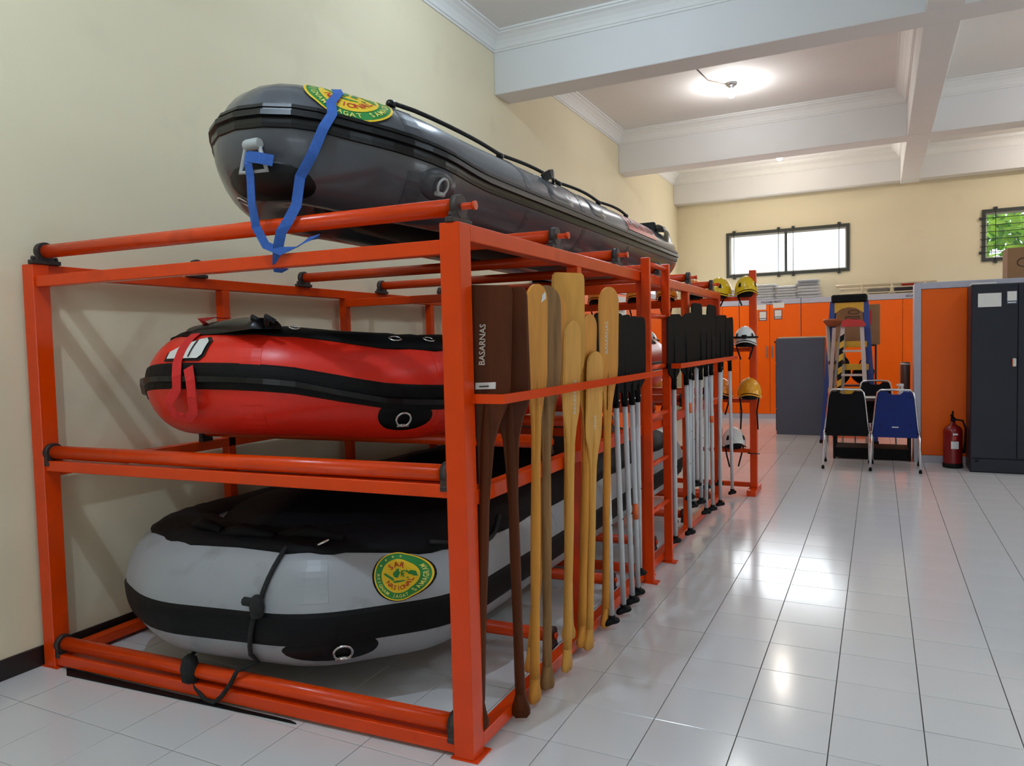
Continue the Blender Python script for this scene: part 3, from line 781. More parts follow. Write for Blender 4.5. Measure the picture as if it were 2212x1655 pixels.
for i in range(9):
    f = i/8
    for k in range(9):
        a = PI*k/8; vs.append((.97+.46*f, .10+.03*math.sin(4*f)-.09*math.cos(a), 1.68+.02*f+.07*math.sin(a)*(.72+.28*math.sin(PI*f))))
mb.add(vs, [(i*9+k, i*9+k+1, (i+1)*9+k+1, (i+1)*9+k) for i in range(8) for k in range(8)]+[tuple(range(9)), tuple(72+k for k in range(9))], True); mb.build('bow_roll', 'blackg', rb)
for x in (1.36, 1.44): (MB().tube([(x, .06, 1.72), (x+.03, .03, 1.755), (x+.06, .05, 1.73)], .012, 6)).build('cover_tie', 'rope', rb)
dring(RB, RB.find(1.95, .42), -31, .038, .006, 'steel', rb, patch=(.085, .085))
for x, y in ((1.42, -.03), (2.06, .62), (2.06, 1.7)):
    d = RB.find(x, y); RB.band(d-.03, d+.03, [(a, .0015) for a in range(13, 48, 5)]).build('seam_tape', 'boatred', rb); RB.band(d-.03, d+.03, [(a, .0015) for a in range(-150, -14, 8)]).build('seam_tape', 'boatred', rb)
# printed panel on the bow
d = RB.find(1.075, -.093); k_ = RB.flat(d, 37)
poly = [(-.085, -.05), (.055, -.05), (.075, -.03), (.078, .045), (.055, .07), (.02, .062), (-.03, .035), (-.085, -.012)]
def fillpoly(fn, poly, h):
    mb = MB(); cx = sum(p[0] for p in poly)/len(poly); cy = sum(p[1] for p in poly)/len(poly); n = len(poly)
    pp = [(poly[i][0]+(poly[(i+1) % n][0]-poly[i][0])*k/4, poly[i][1]+(poly[(i+1) % n][1]-poly[i][1])*k/4) for i in range(n) for k in range(4)]; n = len(pp)
    vs = [fn(cx, cy, h)]; K = 5
    for r_ in range(1, K+1): vs += [fn(cx+(x-cx)*r_/K, cy+(y-cy)*r_/K, h) for x, y in pp]
    F = [(0, 1+i, 1+(i+1) % n) for i in range(n)]+[(1+r_*n+i, 1+(r_+1)*n+i, 1+(r_+1)*n+(i+1) % n, 1+r_*n+(i+1) % n) for r_ in range(K-1) for i in range(n)]
    mb.add(vs, F); return mb
wp = fillpoly(k_, [(x*1.12, y*1.16) for x, y in poly], .004).build('bow_print', 'hull', rb)
fillpoly(k_, [(x*.95, y*.95) for x, y in poly], .010).build('bow_print_white', 'paper', wp)
mb = fillpoly(k_, [(.0, -.042), (.008, -.042), (.012, .005), (.016, .05), (.008, .05), (.004, .005)], .013); mb.build('bow_print_line', 'hull', wp)
mb = MB(); mb.add([(.42, .45, 1.26), (1.86, .45, 1.26), (1.86, 4.5, 1.24), (.42, 4.5, 1.24), (1.12, .5, 1.19), (1.12, 4.5, 1.185), (.7, .25, 1.30), (1.55, .25, 1.30)], [(0, 4, 5, 3), (4, 1, 2, 5), (0, 6, 7, 1, 4)]); mb.build('hull', 'hull', rb)

# ---- light grey boat on the bottom level
GB = Boat([(2.19, 4.7, .452), (2.19, .42, .452), (1.71, -.08, .45), (.90, -.20, .45), (.40, .0, .46), (.29, .4, .455), (.33, 4.7, .452)], .312, .10, 1.0, (-7, -7), (.0, .8))
gb = thing('inflatable_boat', 'light grey inflatable boat with black cover on the bottom rollers', 'boat', (1.26, 2.4, .18))
GB.tube_mesh().build('tube', 'boatgrey', gb)
GB.band(0, GB.L, [(-17, -.002)]+[(a, .007) for a in range(-16, 12, 4)]+[(12, -.002)], True).build('rubbing_strake', 'black', gb)
GB.skirt(36, 58).build('cover_skirt', 'cover', gb)
deck_cover(GB, lambda y: .72, lambda y: .89 if y > .6 else .76+.13*max(0, y-.15)/.45, .15, 4.3, 1.25, .72, 'deck_cover', gb, wob=.02)
mb = MB()
for i, (x0, y0, z0, x1, y1, z1) in enumerate([(.86, .10, .745, 1.12, .05, .76), (1.1, .05, .74, 1.4, .1, .745), (1.4, .12, .74, 1.72, .2, .74)]):
    mb.tube([(x0, y0, z0), ((x0+x1)/2, (y0+y1)/2-.01, z0+.03), (x1, y1, z1)], [.02, .035, .02], 9)
mb.build('cover_folds', 'cover', gb)
for x, y in ((1.71, .02), (2.19, .6), (2.19, 1.6)):
    d = GB.find(x, y); GB.band(d-.03, d+.03, [(a, .0015) for a in range(12, 51, 5)]).build('seam_tape', 'boatgrey', gb)
badge(GB.flat(GB.find(1.995, .215), 26, math.radians(4)), .105, gb)
GB.patch(GB.find(2.0, .22), 26, .114, .111, .0045, n=36).build('badge_backing', 'black', gb)
dring(GB, GB.find(1.84, .058), -31, .045, .006, 'steel', gb, patch=(.14, .08))
mb = MB(); mb.tube([GB.surf(GB.find(2.10, .41)-f*.5, 50-math.sin(f*PI)*16, .012) for f in [k/10 for k in range(11)]], .011, 8); mb.build('grab_line', 'rope', gb)
mb = MB(); mb.tube([(1.60, .16, .735), (1.63, .12, .72), (1.66, .1, .735), (1.69, .12, .75), (1.67, .16, .745)], .007, 6); mb.build('cover_buckle', 'steel', gb)
d0_, d1_, d2_ = GB.find(1.569, -.096), GB.find(1.522, -.107), GB.find(1.415, -.124)
lp = lambda a, b, f: a+(b-a)*f
mb = MB(); mb.tube([GB.surf(lp(d0_, d1_, f), 58-46*f, .012) for f in (0, .2, .4, .6, .8, 1)]+[GB.surf(lp(d1_, d2_, f), 12-45*f, .02) for f in (.2, .4, .6, .8, 1)]+[GB.surf(d2_, -46, .016), (1.33, -.09, .18), (1.29, -.10, .11), (1.24, -.105, .05), (1.19, -.105, .012), (1.13, -.10, .012), (1.06, -.09, .05), (1.02, -.075, .12), (1.0, -.06, .18), (.99, .0, .2)], .0105, 8)
ln = mb.build('painter_line', 'rope', gb)
c = GB.surf(d1_, 10, .03); mb = MB(); mb.lathe([(.01, -.05), (.028, -.04), (.032, 0), (.028, .035), (.012, .05)], c, 10); mb.lathe([(.008, -.03), (.02, -.02), (.02, .02), (.008, .03)], c+Vector((-.04, -.01, .02)), 8, axis='x'); mb.build('line_knot', 'rope', ln)
mb = MB(); mb.lathe([(.01, -.07), (.04, -.05), (.045, 0), (.035, .05), (.01, .07)], (1.02, -.085, .13), 10); mb.build('line_knot', 'rope', ln)
mb = MB(); mb.add([(.55, .3, .235), (1.98, .42, .235), (1.98, 4.5, .225), (.55, 4.5, .225), (1.26, .3, .19), (1.26, 4.5, .187), (.9, .12, .25), (1.68, .22, .25)], [(0, 4, 5, 3), (4, 1, 2, 5), (0, 6, 7, 1, 4)]); mb.build('hull', 'hull', gb)

# ---- straps
st = MB()
pts = [TB.surf(TB.find(x, y), th, h) for x, y, th, h in ((1.90, .08, 96, .014), (1.897, .072, 84, .014), (1.893, .067, 70, .014), (1.882, .057, 52, .014), (1.871, .046, 33, .016), (1.858, .033, 18, .028), (1.840, .016, 4, .03), (1.805, -.017, -18, .03), (1.784, -.038, -38, .04))]
pts += [Vector(v) for v in ((1.735, -.045, 2.20), (1.712, -.075, 2.13), (1.69, -.09, 2.09), (1.665, -.085, 2.03), (1.635, -.06, 1.97), (1.60, -.02, 1.945), (1.60, .02, 1.945))]
wd = [(.8, .6, 0)]*8+[(.6, .5, .2)]*(len(pts)-8)
st.ribbon(pts, wd, .042, .003)
tag(st.build('tie_down_strap', 'bluestrap'), 'blue webbing strap over the badge of the dark grey boat', 'strap')
st = MB()
pts = [cb+ub*.0+sb*.02, cb-ub*.05+sb*.03, cb-ub*.10+sb*.02, cb-ub*.20+sb*.02, cb+Vector((.0, .0, -.30)), cb+Vector((.03, .02, -.375)), cb+Vector((.08, .05, -.40)), cb+Vector((.14, .08, -.385)), cb+Vector((.19, .11, -.35)), cb+Vector((.21, .14, -.34))]
st.ribbon(pts, [tuple(tt)]*4+[(.6, .4, .3)]*6, .036, .003)
st.ribbon([cb-ub*.02+sb*.03, cb-ub*.03+tt*.05+sb*.035, cb-ub*.045+tt*.11+sb*.02], Vector((0, 0, 1)), .045, .003)
tag(st.build('tie_down_strap', 'bluestrap'), 'blue webbing strap hanging from the bow eye of the top boat', 'strap')
st = MB()
dr = RB.find(1.015, -.093)
pts = [Vector((1.06, .20, 1.765)), Vector((1.04, .12, 1.768)), Vector((1.03, .06, 1.755))]+[RB.surf(dr, a, .02) for a in (78, 70)]+[RB.surf(dr, a, .012) for a in (64, 50, 36, 22)]+[RB.surf(dr-.02, a, .034) for a in (8, -4)]+[RB.surf(dr+.01, -16, .045), RB.surf(dr-.0, -27, .05), RB.surf(dr-.05, -30, .05), RB.surf(dr-.09, -24, .05), RB.surf(dr-.10, -10, .045), RB.surf(dr-.09, 4, .035), RB.surf(dr-.06, 16, .02)]
st.ribbon(pts, [(1, .1, 0)]*len(pts), .05, .003)
tag(st.build('tie_down_strap', 'redstrap'), 'red webbing strap looped over the bow of the red boat', 'strap')

# ------------------------------------------------------------------ wooden paddles
def blade_outline(wd, L, kind):
    h = wd/2
    if kind == 'square': top = [(h*.98, -.035), (h*.93, -.012), (h*.8, 0), (-h*.8, 0), (-h*.93, -.012), (-h*.98, -.035)]
    else: top = [(h, -h*1.0)]+[(h*math.cos(a), -h*.85+h*.85*math.sin(a)) for a in [math.radians(x) for x in range(15, 180, 15)]]+[(-h, -h*1.0)]
    low = [(-h, -L*.85), (-h*.93, -L*.97), (-h*.62, -L*1.12), (-max(.034, h*.38), -L*1.3), (-.026, -L*1.6), (-.019, -L*1.95)]
    return top+low+[(-x, y) for x, y in reversed(low)]
def wood_paddle(label, base, top, wd, L, kind, material, face, extras=None, group='wooden paddles behind the rail'):
    """base: grip end, top: blade tip; face: blade normal direction"""
    b, t = Vector(base), Vector(top); ax = (t-b).normalized(); n = Vector(face); n = (n-ax*n.dot(ax)).normalized(); sd = ax.cross(n).normalized()
    if sd.dot(CR) < 0: sd = -sd
    root = thing('wooden_paddle', label, 'paddle', b, group)
    LL = (t-b).length
    P = lambda u, v, w_: t+sd*u+ax*v+n*w_
    # blade: faceted lens section with a mid rib
    out = blade_outline(wd, L, kind); N = len(out)
    mb = MB(); th = .0075
    vs = [P(u, v, 0) for u, v in out]+[P(u*.9, v if v > -L else v, th) for u, v in out]+[P(u*.9, v, -th) for u, v in out]
    cvs = [P(0, -.04, th+.004), P(0, -L*1.35, th+.008), P(0, -.04, -th-.004), P(0, -L*1.35, -th-.008)]
    F = []
    for i in range(N):
        j = (i+1) % N; F += [(i, j, N+j, N+i), (j, i, 2*N+i, 2*N+j)]
    F += [tuple(N+i for i in range(N)), tuple(2*N+i for i in range(N-1, -1, -1))]
    mb.add(vs, F)
    bl = mb.build('blade', material, root)
    mb = MB(); s0 = LL-L*.75; s1 = .11
    k = 14; pts = []; rs = []
    for i in range(k+1):
        f = i/k; d = s0+(s1-s0)*f; pts.append(b+ax*d); rs.append((.004 if i == 0 else .012 if i == 1 else .018 if i == 2 else .0215)*(1+.05*math.sin(i)))
    mb.tube(pts, rs, 12); mb.build('shaft', material, root)
    g = [(-.019, .15), (-.02, .11), (-.03, .07), (-.041, .035), (-.04, .012), (-.03, 0), (.03, 0), (.04, .012), (.041, .035), (.03, .07), (.02, .11), (.019, .15)]
    mb = MB(); gn = len(g)
    vs = [b+sd*u*.85+ax*v+n*.009 for u, v in g]+[b+sd*u+ax*v for u, v in g]+[b+sd*u*.85+ax*v-n*.009 for u, v in g]
    vs = [b+sd*u*.8+ax*v+n*(.017 if v > .1 else .013) for u, v in g]+[b+sd*u+ax*v for u, v in g]+[b+sd*u*.8+ax*v-n*(.017 if v > .1 else .013) for u, v in g]
    F = [tuple(range(gn)), tuple(2*gn+i for i in range(gn-1, -1, -1))]
    for i in range(gn): j = (i+1) % gn; F += [(i, j, gn+j, gn+i), (gn+i, gn+j, 2*gn+j, 2*gn+i)]
    mb.add(vs, F, True); mb.build('grip', material, root)
    sgn = 1 if n.dot(CAM-t) > 0 else -1
    if extras: extras(bl, lambda u, v, h: P(u, v, sgn*(th+.0012+h)))
    return root
def writing(u0, v0, size):
    def fn(bl, P):
        mb = MB()
        put_text(mb, 'BASARNAS', size, lambda x, y: P(u0-y, v0+x, 0)); mb.build('lettering', 'chalk', bl)
    return fn
def w1x(bl, P):
    writing(-.022, -.23, .033)(bl, P)
    mb = MB(); mb.add([P(-.045, -.405, 0), P(.035, -.40, 0), P(.035, -.374, 0), P(-.045, -.379, 0)], [(0, 1, 2, 3)]); s_ = mb.build('sticker', 'paper', bl)
    mb = MB(); mb.add([P(-.03, -.396, .001), P(.008, -.393, .001), P(.008, -.388, .001), P(-.03, -.391, .001)], [(0, 1, 2, 3)]); mb.build('sticker_print', 'paperink', s_)
def w3x(bl, P):
    mb = MB(); mb.add([P(.02, -.08, 0), P(.06, -.06, 0), P(.055, -.03, 0), P(.03, -.045, 0)], [(0, 1, 2, 3)]); mb.build('torn_tag', 'paper', bl)
FX = (1, -.15, 0)
XB = 2.53
wood_paddle('dark brown wooden paddle with white handwriting and sticker beside the front post', (2.475, .06, .09), (2.545, .115, 1.835), .185, .47, 'square', 'wooddark', (.35, -1, 0), w1x)
wood_paddle('plain dark brown wooden paddle just behind the lettered dark one', (2.53, .33, .02), (2.57, .20, 1.83), .175, .47, 'square', 'wooddark', (.45, -1, 0))
wood_paddle('honey wooden paddle with round tip and torn white tag', (XB, .47, .02), (2.585, .47, 1.86), .17, .45, 'round', 'woodmid', FX, w3x)
wood_paddle('weathered grey-brown wooden paddle with cracked blade', (XB, .61, .02), (2.56, .62, 1.865), .18, .45, 'round', 'woodgrey', (1, -.5, 0))
wood_paddle('short honey wooden paddle lower than its neighbours in front of the tall one', (XB+.02, .80, .03), (2.61, .81, 1.71), .17, .45, 'round', 'woodlight', (1, -.1, 0), writing(.02, -.36, .034))
wood_paddle('tallest honey wooden paddle with square blade tip', (2.50, .95, .12), (2.545, .93, 1.945), .19, .47, 'square', 'woodlight', (1, -.75, 0))
wood_paddle('amber wooden paddle half hidden to the left of the tallest paddle', (2.47, .56, .11), (2.52, .86, 1.83), .15, .45, 'round', 'woodmid', (1, -.2, 0))
wood_paddle('low amber wooden paddle half hidden to the right of the tallest paddle', (2.53, 1.05, .05), (2.575, 1.13, 1.75), .16, .45, 'round', 'woodmid', FX)
wood_paddle('lowest honey wooden paddle with white marks below the rail', (XB+.02, 1.10, .02), (2.60, 1.14, 1.56), .17, .45, 'round', 'woodlight', FX, writing(.0, -.40, .03))
wood_paddle('long honey wooden paddle with handwriting next to the black paddles', (XB, 1.42, .02), (2.60, 1.37, 1.90), .20, .5, 'round', 'woodmid', (1, -.25, 0), writing(-.03, -.27, .036))

# ------------------------------------------------------------------ black bladed paddles
def black_paddle(label, base, top, group, wd=.265, L=.45, tape=None):
    b, t = Vector(base), Vector(top); ax = (t-b).normalized(); n = Vector((1, -.12, 0)); n = (n-ax*n.dot(ax)).normalized(); sd = ax.cross(n).normalized()
    root = thing('black_paddle', label, 'paddle', b, group); LL = (t-b).length
    h = wd/2
    out = [(h, -.06), (h*.97, -.03), (h*.86, -.008), (h*.66, 0), (-h*.66, 0), (-h*.86, -.008), (-h*.97, -.03), (-h, -.06), (-h, -L*.72), (-h*.8, -L*.9), (-.032, -L), (-.024, -L*1.12), (.024, -L*1.12), (.032, -L), (h*.8, -L*.9), (h, -L*.72)]
    mb = MB(); N = len(out); th = .006
    P = lambda u, v, w_: t+sd*u+ax*v+n*w_
    vs = [P(u, v, 0) for u, v in out]+[P(u*.93, v, th) for u, v in out]+[P(u*.93, v, -th) for u, v in out]
    F = [tuple(N+i for i in range(N)), tuple(2*N+i for i in range(N-1, -1, -1))]
    for i in range(N): j = (i+1) % N; F += [(i, j, N+j, N+i), (j, i, 2*N+i, 2*N+j)]
    mb.add(vs, F); mb.tube([P(0, -.08, 0), P(0, -L*.5, 0), P(0, -L*1.1, 0), P(0, -L*1.17, 0)], [.006, .014, .02, .02], 10)
    bl = mb.build('blade', 'paddleblack', root)
    mb = MB(); mb.lathe([(.007, 0), (.007, .003), (.004, .004)], P(0, -L*1.09, .0), 8, axis='x'); 
    mb = MB(); mb.tube([P(0, -L*1.08, .017), P(0, -L*1.08, .023)], .006, 8); mb.build('rivet', 'steel', bl)
    mb = MB(); mb.tube([P(0, -L*1.1, 0), b+ax*.62, b+ax*.618, b+ax*.03], [.0155, .0155, .0165, .0165], 12); sh = mb.build('shaft', 'shaft', root)
    mb = MB(); mb.tube([b+ax*.57+n*.0155, b+ax*.57+n*.0175], .005, 8); mb.build('pin', 'black', sh)
    if tape:
        for (z0, z1, mt) in tape:
            mb = MB(); mb.tube([b+ax*z0, b+ax*z1], .0182, 12); mb.build('tape', mt, sh)
    mb = MB(); k = 10; pts = []; rs = []
    hd = (sd*.9+n*.45).normalized()
    for i in range(k+1):
        f = i/k*2-1; pts.append(b+hd*f*.052+ax*(.02-.012*f*f)); rs.append(.021*math.sqrt(max(.12, 1-f**4)))
    mb.tube(pts, rs, 10); mb.tube([b+ax*.02, b+ax*.055], .02, 10); mb.build('t_grip', 'black', root)
    return root
g1 = [((2.56, 1.44, .03), (2.575, 1.36, 1.765)), ((2.56, 1.66, .02), (2.57, 1.52, 1.76)), ((2.56, 1.83, .02), (2.575, 1.66, 1.755)), ((2.545, 2.00, .015), (2.57, 1.82, 1.75)), ((2.53, 2.09, .11), (2.555, 2.02, 1.755))]
for i, (b, t) in enumerate(g1):
    black_paddle('black bladed paddle with grey shaft, %s from the wooden paddles towards the ladder' % ORD[i], b, t, 'black paddles before the ladder', tape=[(.50, .60, 'orangetape')] if i == 3 else None)
g2b = [(2.56, 2.90, .12), (2.50, 3.06, .22), (2.57, 3.33, .08), (2.52, 3.56, .31), (2.53, 3.62, .23), (2.53, 3.76, .38), (2.54, 3.88, .21), (2.56, 3.98, .10), (2.56, 4.26, .07), (2.49, 4.34, .25), (2.56, 4.62, .04), (2.50, 4.90, .18), (2.57, 5.20, .04)]
g2t = [(2.575, 2.86, 1.78), (2.55, 3.0, 1.80), (2.575, 3.2, 1.79), (2.56, 3.42, 1.82), (2.55, 3.55, 1.81), (2.545, 3.76, 1.91), (2.565, 3.8, 1.80), (2.57, 4.0, 1.82), (2.57, 4.2, 1.82), (2.54, 4.4, 1.92), (2.57, 4.62, 1.83), (2.55, 4.86, 1.84), (2.575, 5.06, 1.82)]
for i, (b, t) in enumerate(zip(g2b, g2t)):
    tp = {3: [(.72, .80, 'orangetape')], 8: [(.80, .86, 'orangetape')], 11: [(.46, .56, 'black'), (.75, .85, 'orangetape')]}.get(i)
    black_paddle('black bladed paddle with grey shaft, %s past the ladder towards the helmets' % ORD[i], b, t, 'black paddles past the ladder', tape=tp)

# ------------------------------------------------------------------ helmet stand
hs = thing('helmet_stand', 'orange steel stand carrying rows of rescue helmets behind the rack', 'stand', (1.7, 5.54, 0))
for x in (2.70, .62):
    mb = MB(); mb.box(x, x+.068, 5.50, 5.57, .06, 2.31, bev=.003); mb.build('post', 'rack', hs)
    mb = MB(); mb.box(x-.01, x+.078, 5.32, 5.75, 0, .06, bev=.003); mb.build('foot', 'rack', hs)
mb = MB(); mb.box(.69, 2.70, 5.515, 5.555, .06, .11, bev=.003); mb.build('cross_bar', 'rack', hs)
HB = (2.005, 1.475, .945, .42)
for z in HB:
    mb = MB(); mb.box(.688, 2.70, 5.515, 5.555, z, z+.042, bev=.003); mb.build('cross_bar', 'rack', hs)
for z in (.42,): 
    mb = MB(); mb.tube([(2.68, 5.48, z+.0), (2.80, 5.48, z+.0)], .006, 6); mb.build('peg', 'iron', hs)
def helmet(label, x, y, z, material, s=1.0, yaw=0.0, tilt=0.0, lamp=False, brim=True, strap=.3, vents=True):
    """z: height of the rim"""
    t = thing('rescue_helmet', label, 'helmet', (x, y, z), 'rescue helmets on the stand')
    def TR(p):
        a, b = rot2(p[0], p[1], yaw); yy, zz = rot2(b, p[2], tilt); return (x+a*s, y+yy*s, z+zz*s)
    mb = MB(); n = 24; rings = 9; vs = []
    for i in range(rings):
        a = PI/2*i/(rings-1)*.99; rr = math.cos(a); hz = math.sin(a)
        for k in range(n):
            th = 2*PI*k/n; ex = .108*rr*math.cos(th); ey = .132*rr*math.sin(th)
            dz = -.018*math.cos(2*th)*rr if i < 2 else 0
            rib = 1+.025*math.exp(-((math.cos(th)*rr)/.18)**2)*hz
            vs.append(TR((ex, ey, .152*hz*rib+dz)))
    mb.add(vs, [(i*n+k, i*n+(k+1) % n, (i+1)*n+(k+1) % n, (i+1)*n+k) for i in range(rings-1) for k in range(n)]+[tuple((rings-1)*n+k for k in range(n))], True)
    sh = mb.build('shell', material, t)
    mb = MB(); vs = []
    for rr, zz in ((.99, -.02), (1.05, -.028), (1.0, -.034), (.93, -.02)):
        for k in range(n):
            th = 2*PI*k/n; vs.append(TR((.108*rr*math.cos(th), .132*rr*math.sin(th), zz+.012-.018*math.cos(2*th))))
    mb.add(vs, [(i*n+k, i*n+(k+1) % n, ((i+1) % 4)*n+(k+1) % n, ((i+1) % 4)*n+k) for i in range(4) for k in range(n)], True); mb.build('rim', 'black' if not brim else material, t)
    mb = MB(); mb.lathe([(.07, -.055), (.088, -.03), (.09, .02)], TR((0, 0, 0)), 18); mb.build('liner', 'black', t)
    if vents:
        for sgx in (-1, 1):
            mb = MB(); vs = []
            for a, e in ((-.62, .30), (-.35, .26), (-.40, .55), (-.55, .58)):
                th = -PI/2+sgx*(.95+a+.35); vs.append(TR((.1095*math.cos(e)*math.cos(th), .134*math.cos(e)*math.sin(th), .155*math.sin(e))))
            cen = sum((Vector(v) for v in vs), Vector())/4
            vs2 = [Vector(v)+(Vector(v)-Vector(TR((0, 0, 0)))).normalized()*.003 for v in vs]
            mb.add(vs2, [(0, 1, 2, 3)]); mb.build('vent', 'black', sh)
    if lamp:
        mb = MB(); mb.tube([TR((.115*math.cos(a), .139*math.sin(a), .045)) for a in [2*PI*k/20 for k in range(20)]], .011*s, 6, closed=True); hl = mb.build('headlamp_band', 'black', t)
        mb = MB(); q = TR((0, -.145, .05)); mb.box(q[0]-.025, q[0]+.025, q[1]-.03, q[1]+.01, q[2]-.02, q[2]+.02, bev=.008); mb.build('headlamp', 'black', hl)
    if strap:
        mb = MB()
        for sx in (-1, 1):
            p = Vector(TR((sx*.085, -.02, -.02))); mb.ribbon([p, p+Vector((-sx*.02, -.012, -strap*.45)), p+Vector((-sx*(.05 if strap < .25 else .01), -.02, -strap))], Vector((1, .3, 0)), .016, .002)
        mb.build('chin_strap', 'black', t)
    return t
zt = HB[0]+.042+.045
helmet('yellow helmet behind the top of the stand post', 2.665, 5.535, zt, 'yellowhelm', 1.08, .35, strap=.12)
helmet('yellow helmet on the top bar, second from the stand post', 2.40, 5.535, zt, 'yellowhelm', 1.08, -.5, strap=.12)
helmet('orange helmet on the top bar, third from the stand post', 2.13, 5.535, zt, 'orangehelm', 1.05, .2, strap=.22)
helmet('orange helmet on the top bar, fourth from the stand post', 1.84, 5.535, zt, 'orangehelm', 1.05, -.1, strap=.2)
helmet('orange helmet on the top bar, fifth from the stand post', 1.50, 5.535, zt, 'orangehelm', 1.05, .1, strap=.22)
helmet('orange helmet on the top bar, seen between the wooden paddles', 1.05, 5.535, zt, 'orangehelm', 1.05, .1, strap=.22)
helmet('white helmet with black headlamp band beside the stand post', 2.66, 5.50, HB[1]+.042+.06, 'whitehelm', 1.05, .1, lamp=True, strap=.16)
helmet('white helmet on the second bar behind the ladder', 1.62, 5.535, HB[1]+.042+.05, 'whitehelm', 1.05, .2, lamp=True, strap=.15)
helmet('amber helmet with dangling straps on the third bar beside the stand post', 2.70, 5.49, HB[2]+.042+.05, 'amberhelm', 1.12, .1, strap=.34, vents=False)
helmet('orange helmet on the third bar next to the amber one', 2.41, 5.535, HB[2]+.042+.05, 'orangehelm', 1.08, 0, strap=.2, vents=False)
helmet('orange helmet on the third bar behind the ladder', 1.72, 5.535, HB[2]+.042+.05, 'orangehelm', 1.08, 0, strap=.2, vents=False)
helmet('white helmet with black strap low on the bottom bar', 2.53, 5.535, HB[3]+.042+.05, 'whitehelm', 1.12, .4, strap=.22, brim=False)
helmet('orange helmet on the bottom bar behind the ladder', 1.62, 5.535, HB[3]+.042+.05, 'orangehelm', 1.1, 0, strap=.2)
helmet('amber helmet on the bottom bar behind the grey paddle shafts', 1.12, 5.535, HB[3]+.042+.05, 'amberhelm', 1.1, 0, strap=.2)

# ------------------------------------------------------------------ tall orange cabinets
def cabinet_front_y(label, x0, x1, y, depth, H, doors, papers=(), plate=None, trim=.10, kick=.10, handles=True):
    t = thing('storage_cabinet', label, 'cabinet', ((x0+x1)/2, y+depth/2, 0), 'tall orange storage cabinets')
    mb = MB()
    mb.box(x0, x0+.02, y+.02, y+depth, 0, H); mb.box(x1-.02, x1, y+.02, y+depth, 0, H); mb.box(x0+.02, x1-.02, y+depth-.02, y+depth, 0, H)
    mb.box(x0+.02, x1-.02, y+.02, y+depth-.02, kick, kick+.03); mb.box(x0, x1, y-.002, y+depth, H-trim, H+.001, bev=.004); mb.box(x0, x1, y+.004, y+.024, 0, kick)
    body = mb.build('carcass', 'cabgrey', t)
    n = doors; w_ = (x1-x0)/n
    for i in range(n):
        a, b = x0+i*w_+.003, x0+(i+1)*w_-.003
        mb = MB(); mb.box(a, b, y, y+.02, kick+.005, H-trim-.006, bev=.003); d = mb.build('door', 'orangepanel', t)
        if handles:
            hx = b-.05 if i % 2 == 0 else a+.05
            mb = MB(); mb.box(hx-.014, hx+.014, y-.024, y-.004, 1.22, 1.46, bev=.005); mb.box(hx-.008, hx+.008, y-.01, y+.001, 1.25, 1.28); mb.box(hx-.008, hx+.008, y-.01, y+.001, 1.40, 1.43); mb.build('handle', 'steel', d)
        for (pi, px, pz, pw, ph, kind) in papers:
            if pi != i: continue
            mb = MB(); mb.box(px-pw/2, px+pw/2, y-.003, y-.0005, pz-ph/2, pz+ph/2); s_ = mb.build('paper_label' if kind == 'p' else 'framed_sticker', 'paper' if kind == 'p' else 'frameblue', d)
            if kind == 'q':
                mb = MB(); mb.box(px-pw*.42, px+pw*.42, y-.005, y-.003, pz-ph*.22, pz+ph*.44); mb.build('sticker_field', 'paper', s_)
                mb = MB(); mb.box(px-pw*.40, px+pw*.40, y-.005, y-.003, pz-ph*.42, pz-ph*.30); mb.build('sticker_strip', 'paper', s_)
    if plate:
        px, tx = plate
        mb = MB(); put_text(mb, tx, .055, lambda x, z: (px+x, y-.004, H-trim*.5+z)); mb.build('plate_lettering', 'paperink', body)
    return t
FY = 13.05; FH = 2.38
cabinet_front_y('orange cabinet in the far corner behind the black paddles', .72, 1.37, FY, .55, FH, 2)
cabinet_front_y('far orange cabinet with two white labels behind the stand post', 1.38, 2.54, FY, .55, FH, 2,
    [(0, 1.80, 2.235, .19, .10, 'p'), (0, 1.83, 2.06, .15, .19, 'q'), (1, 2.13, 2.26, .21, .10, 'p'), (1, 2.12, 2.08, .15, .19, 'q')], (2.0, 'PALDAM SMART'))
cabinet_front_y('far orange cabinet behind the step ladders', 2.55, 3.71, FY, .55, FH, 2)
cabinet_front_y('far orange cabinet under the basket stretcher', 3.72, 4.88, FY, .55, FH, 2, [], (4.45, 'BIDANG'), handles=False)
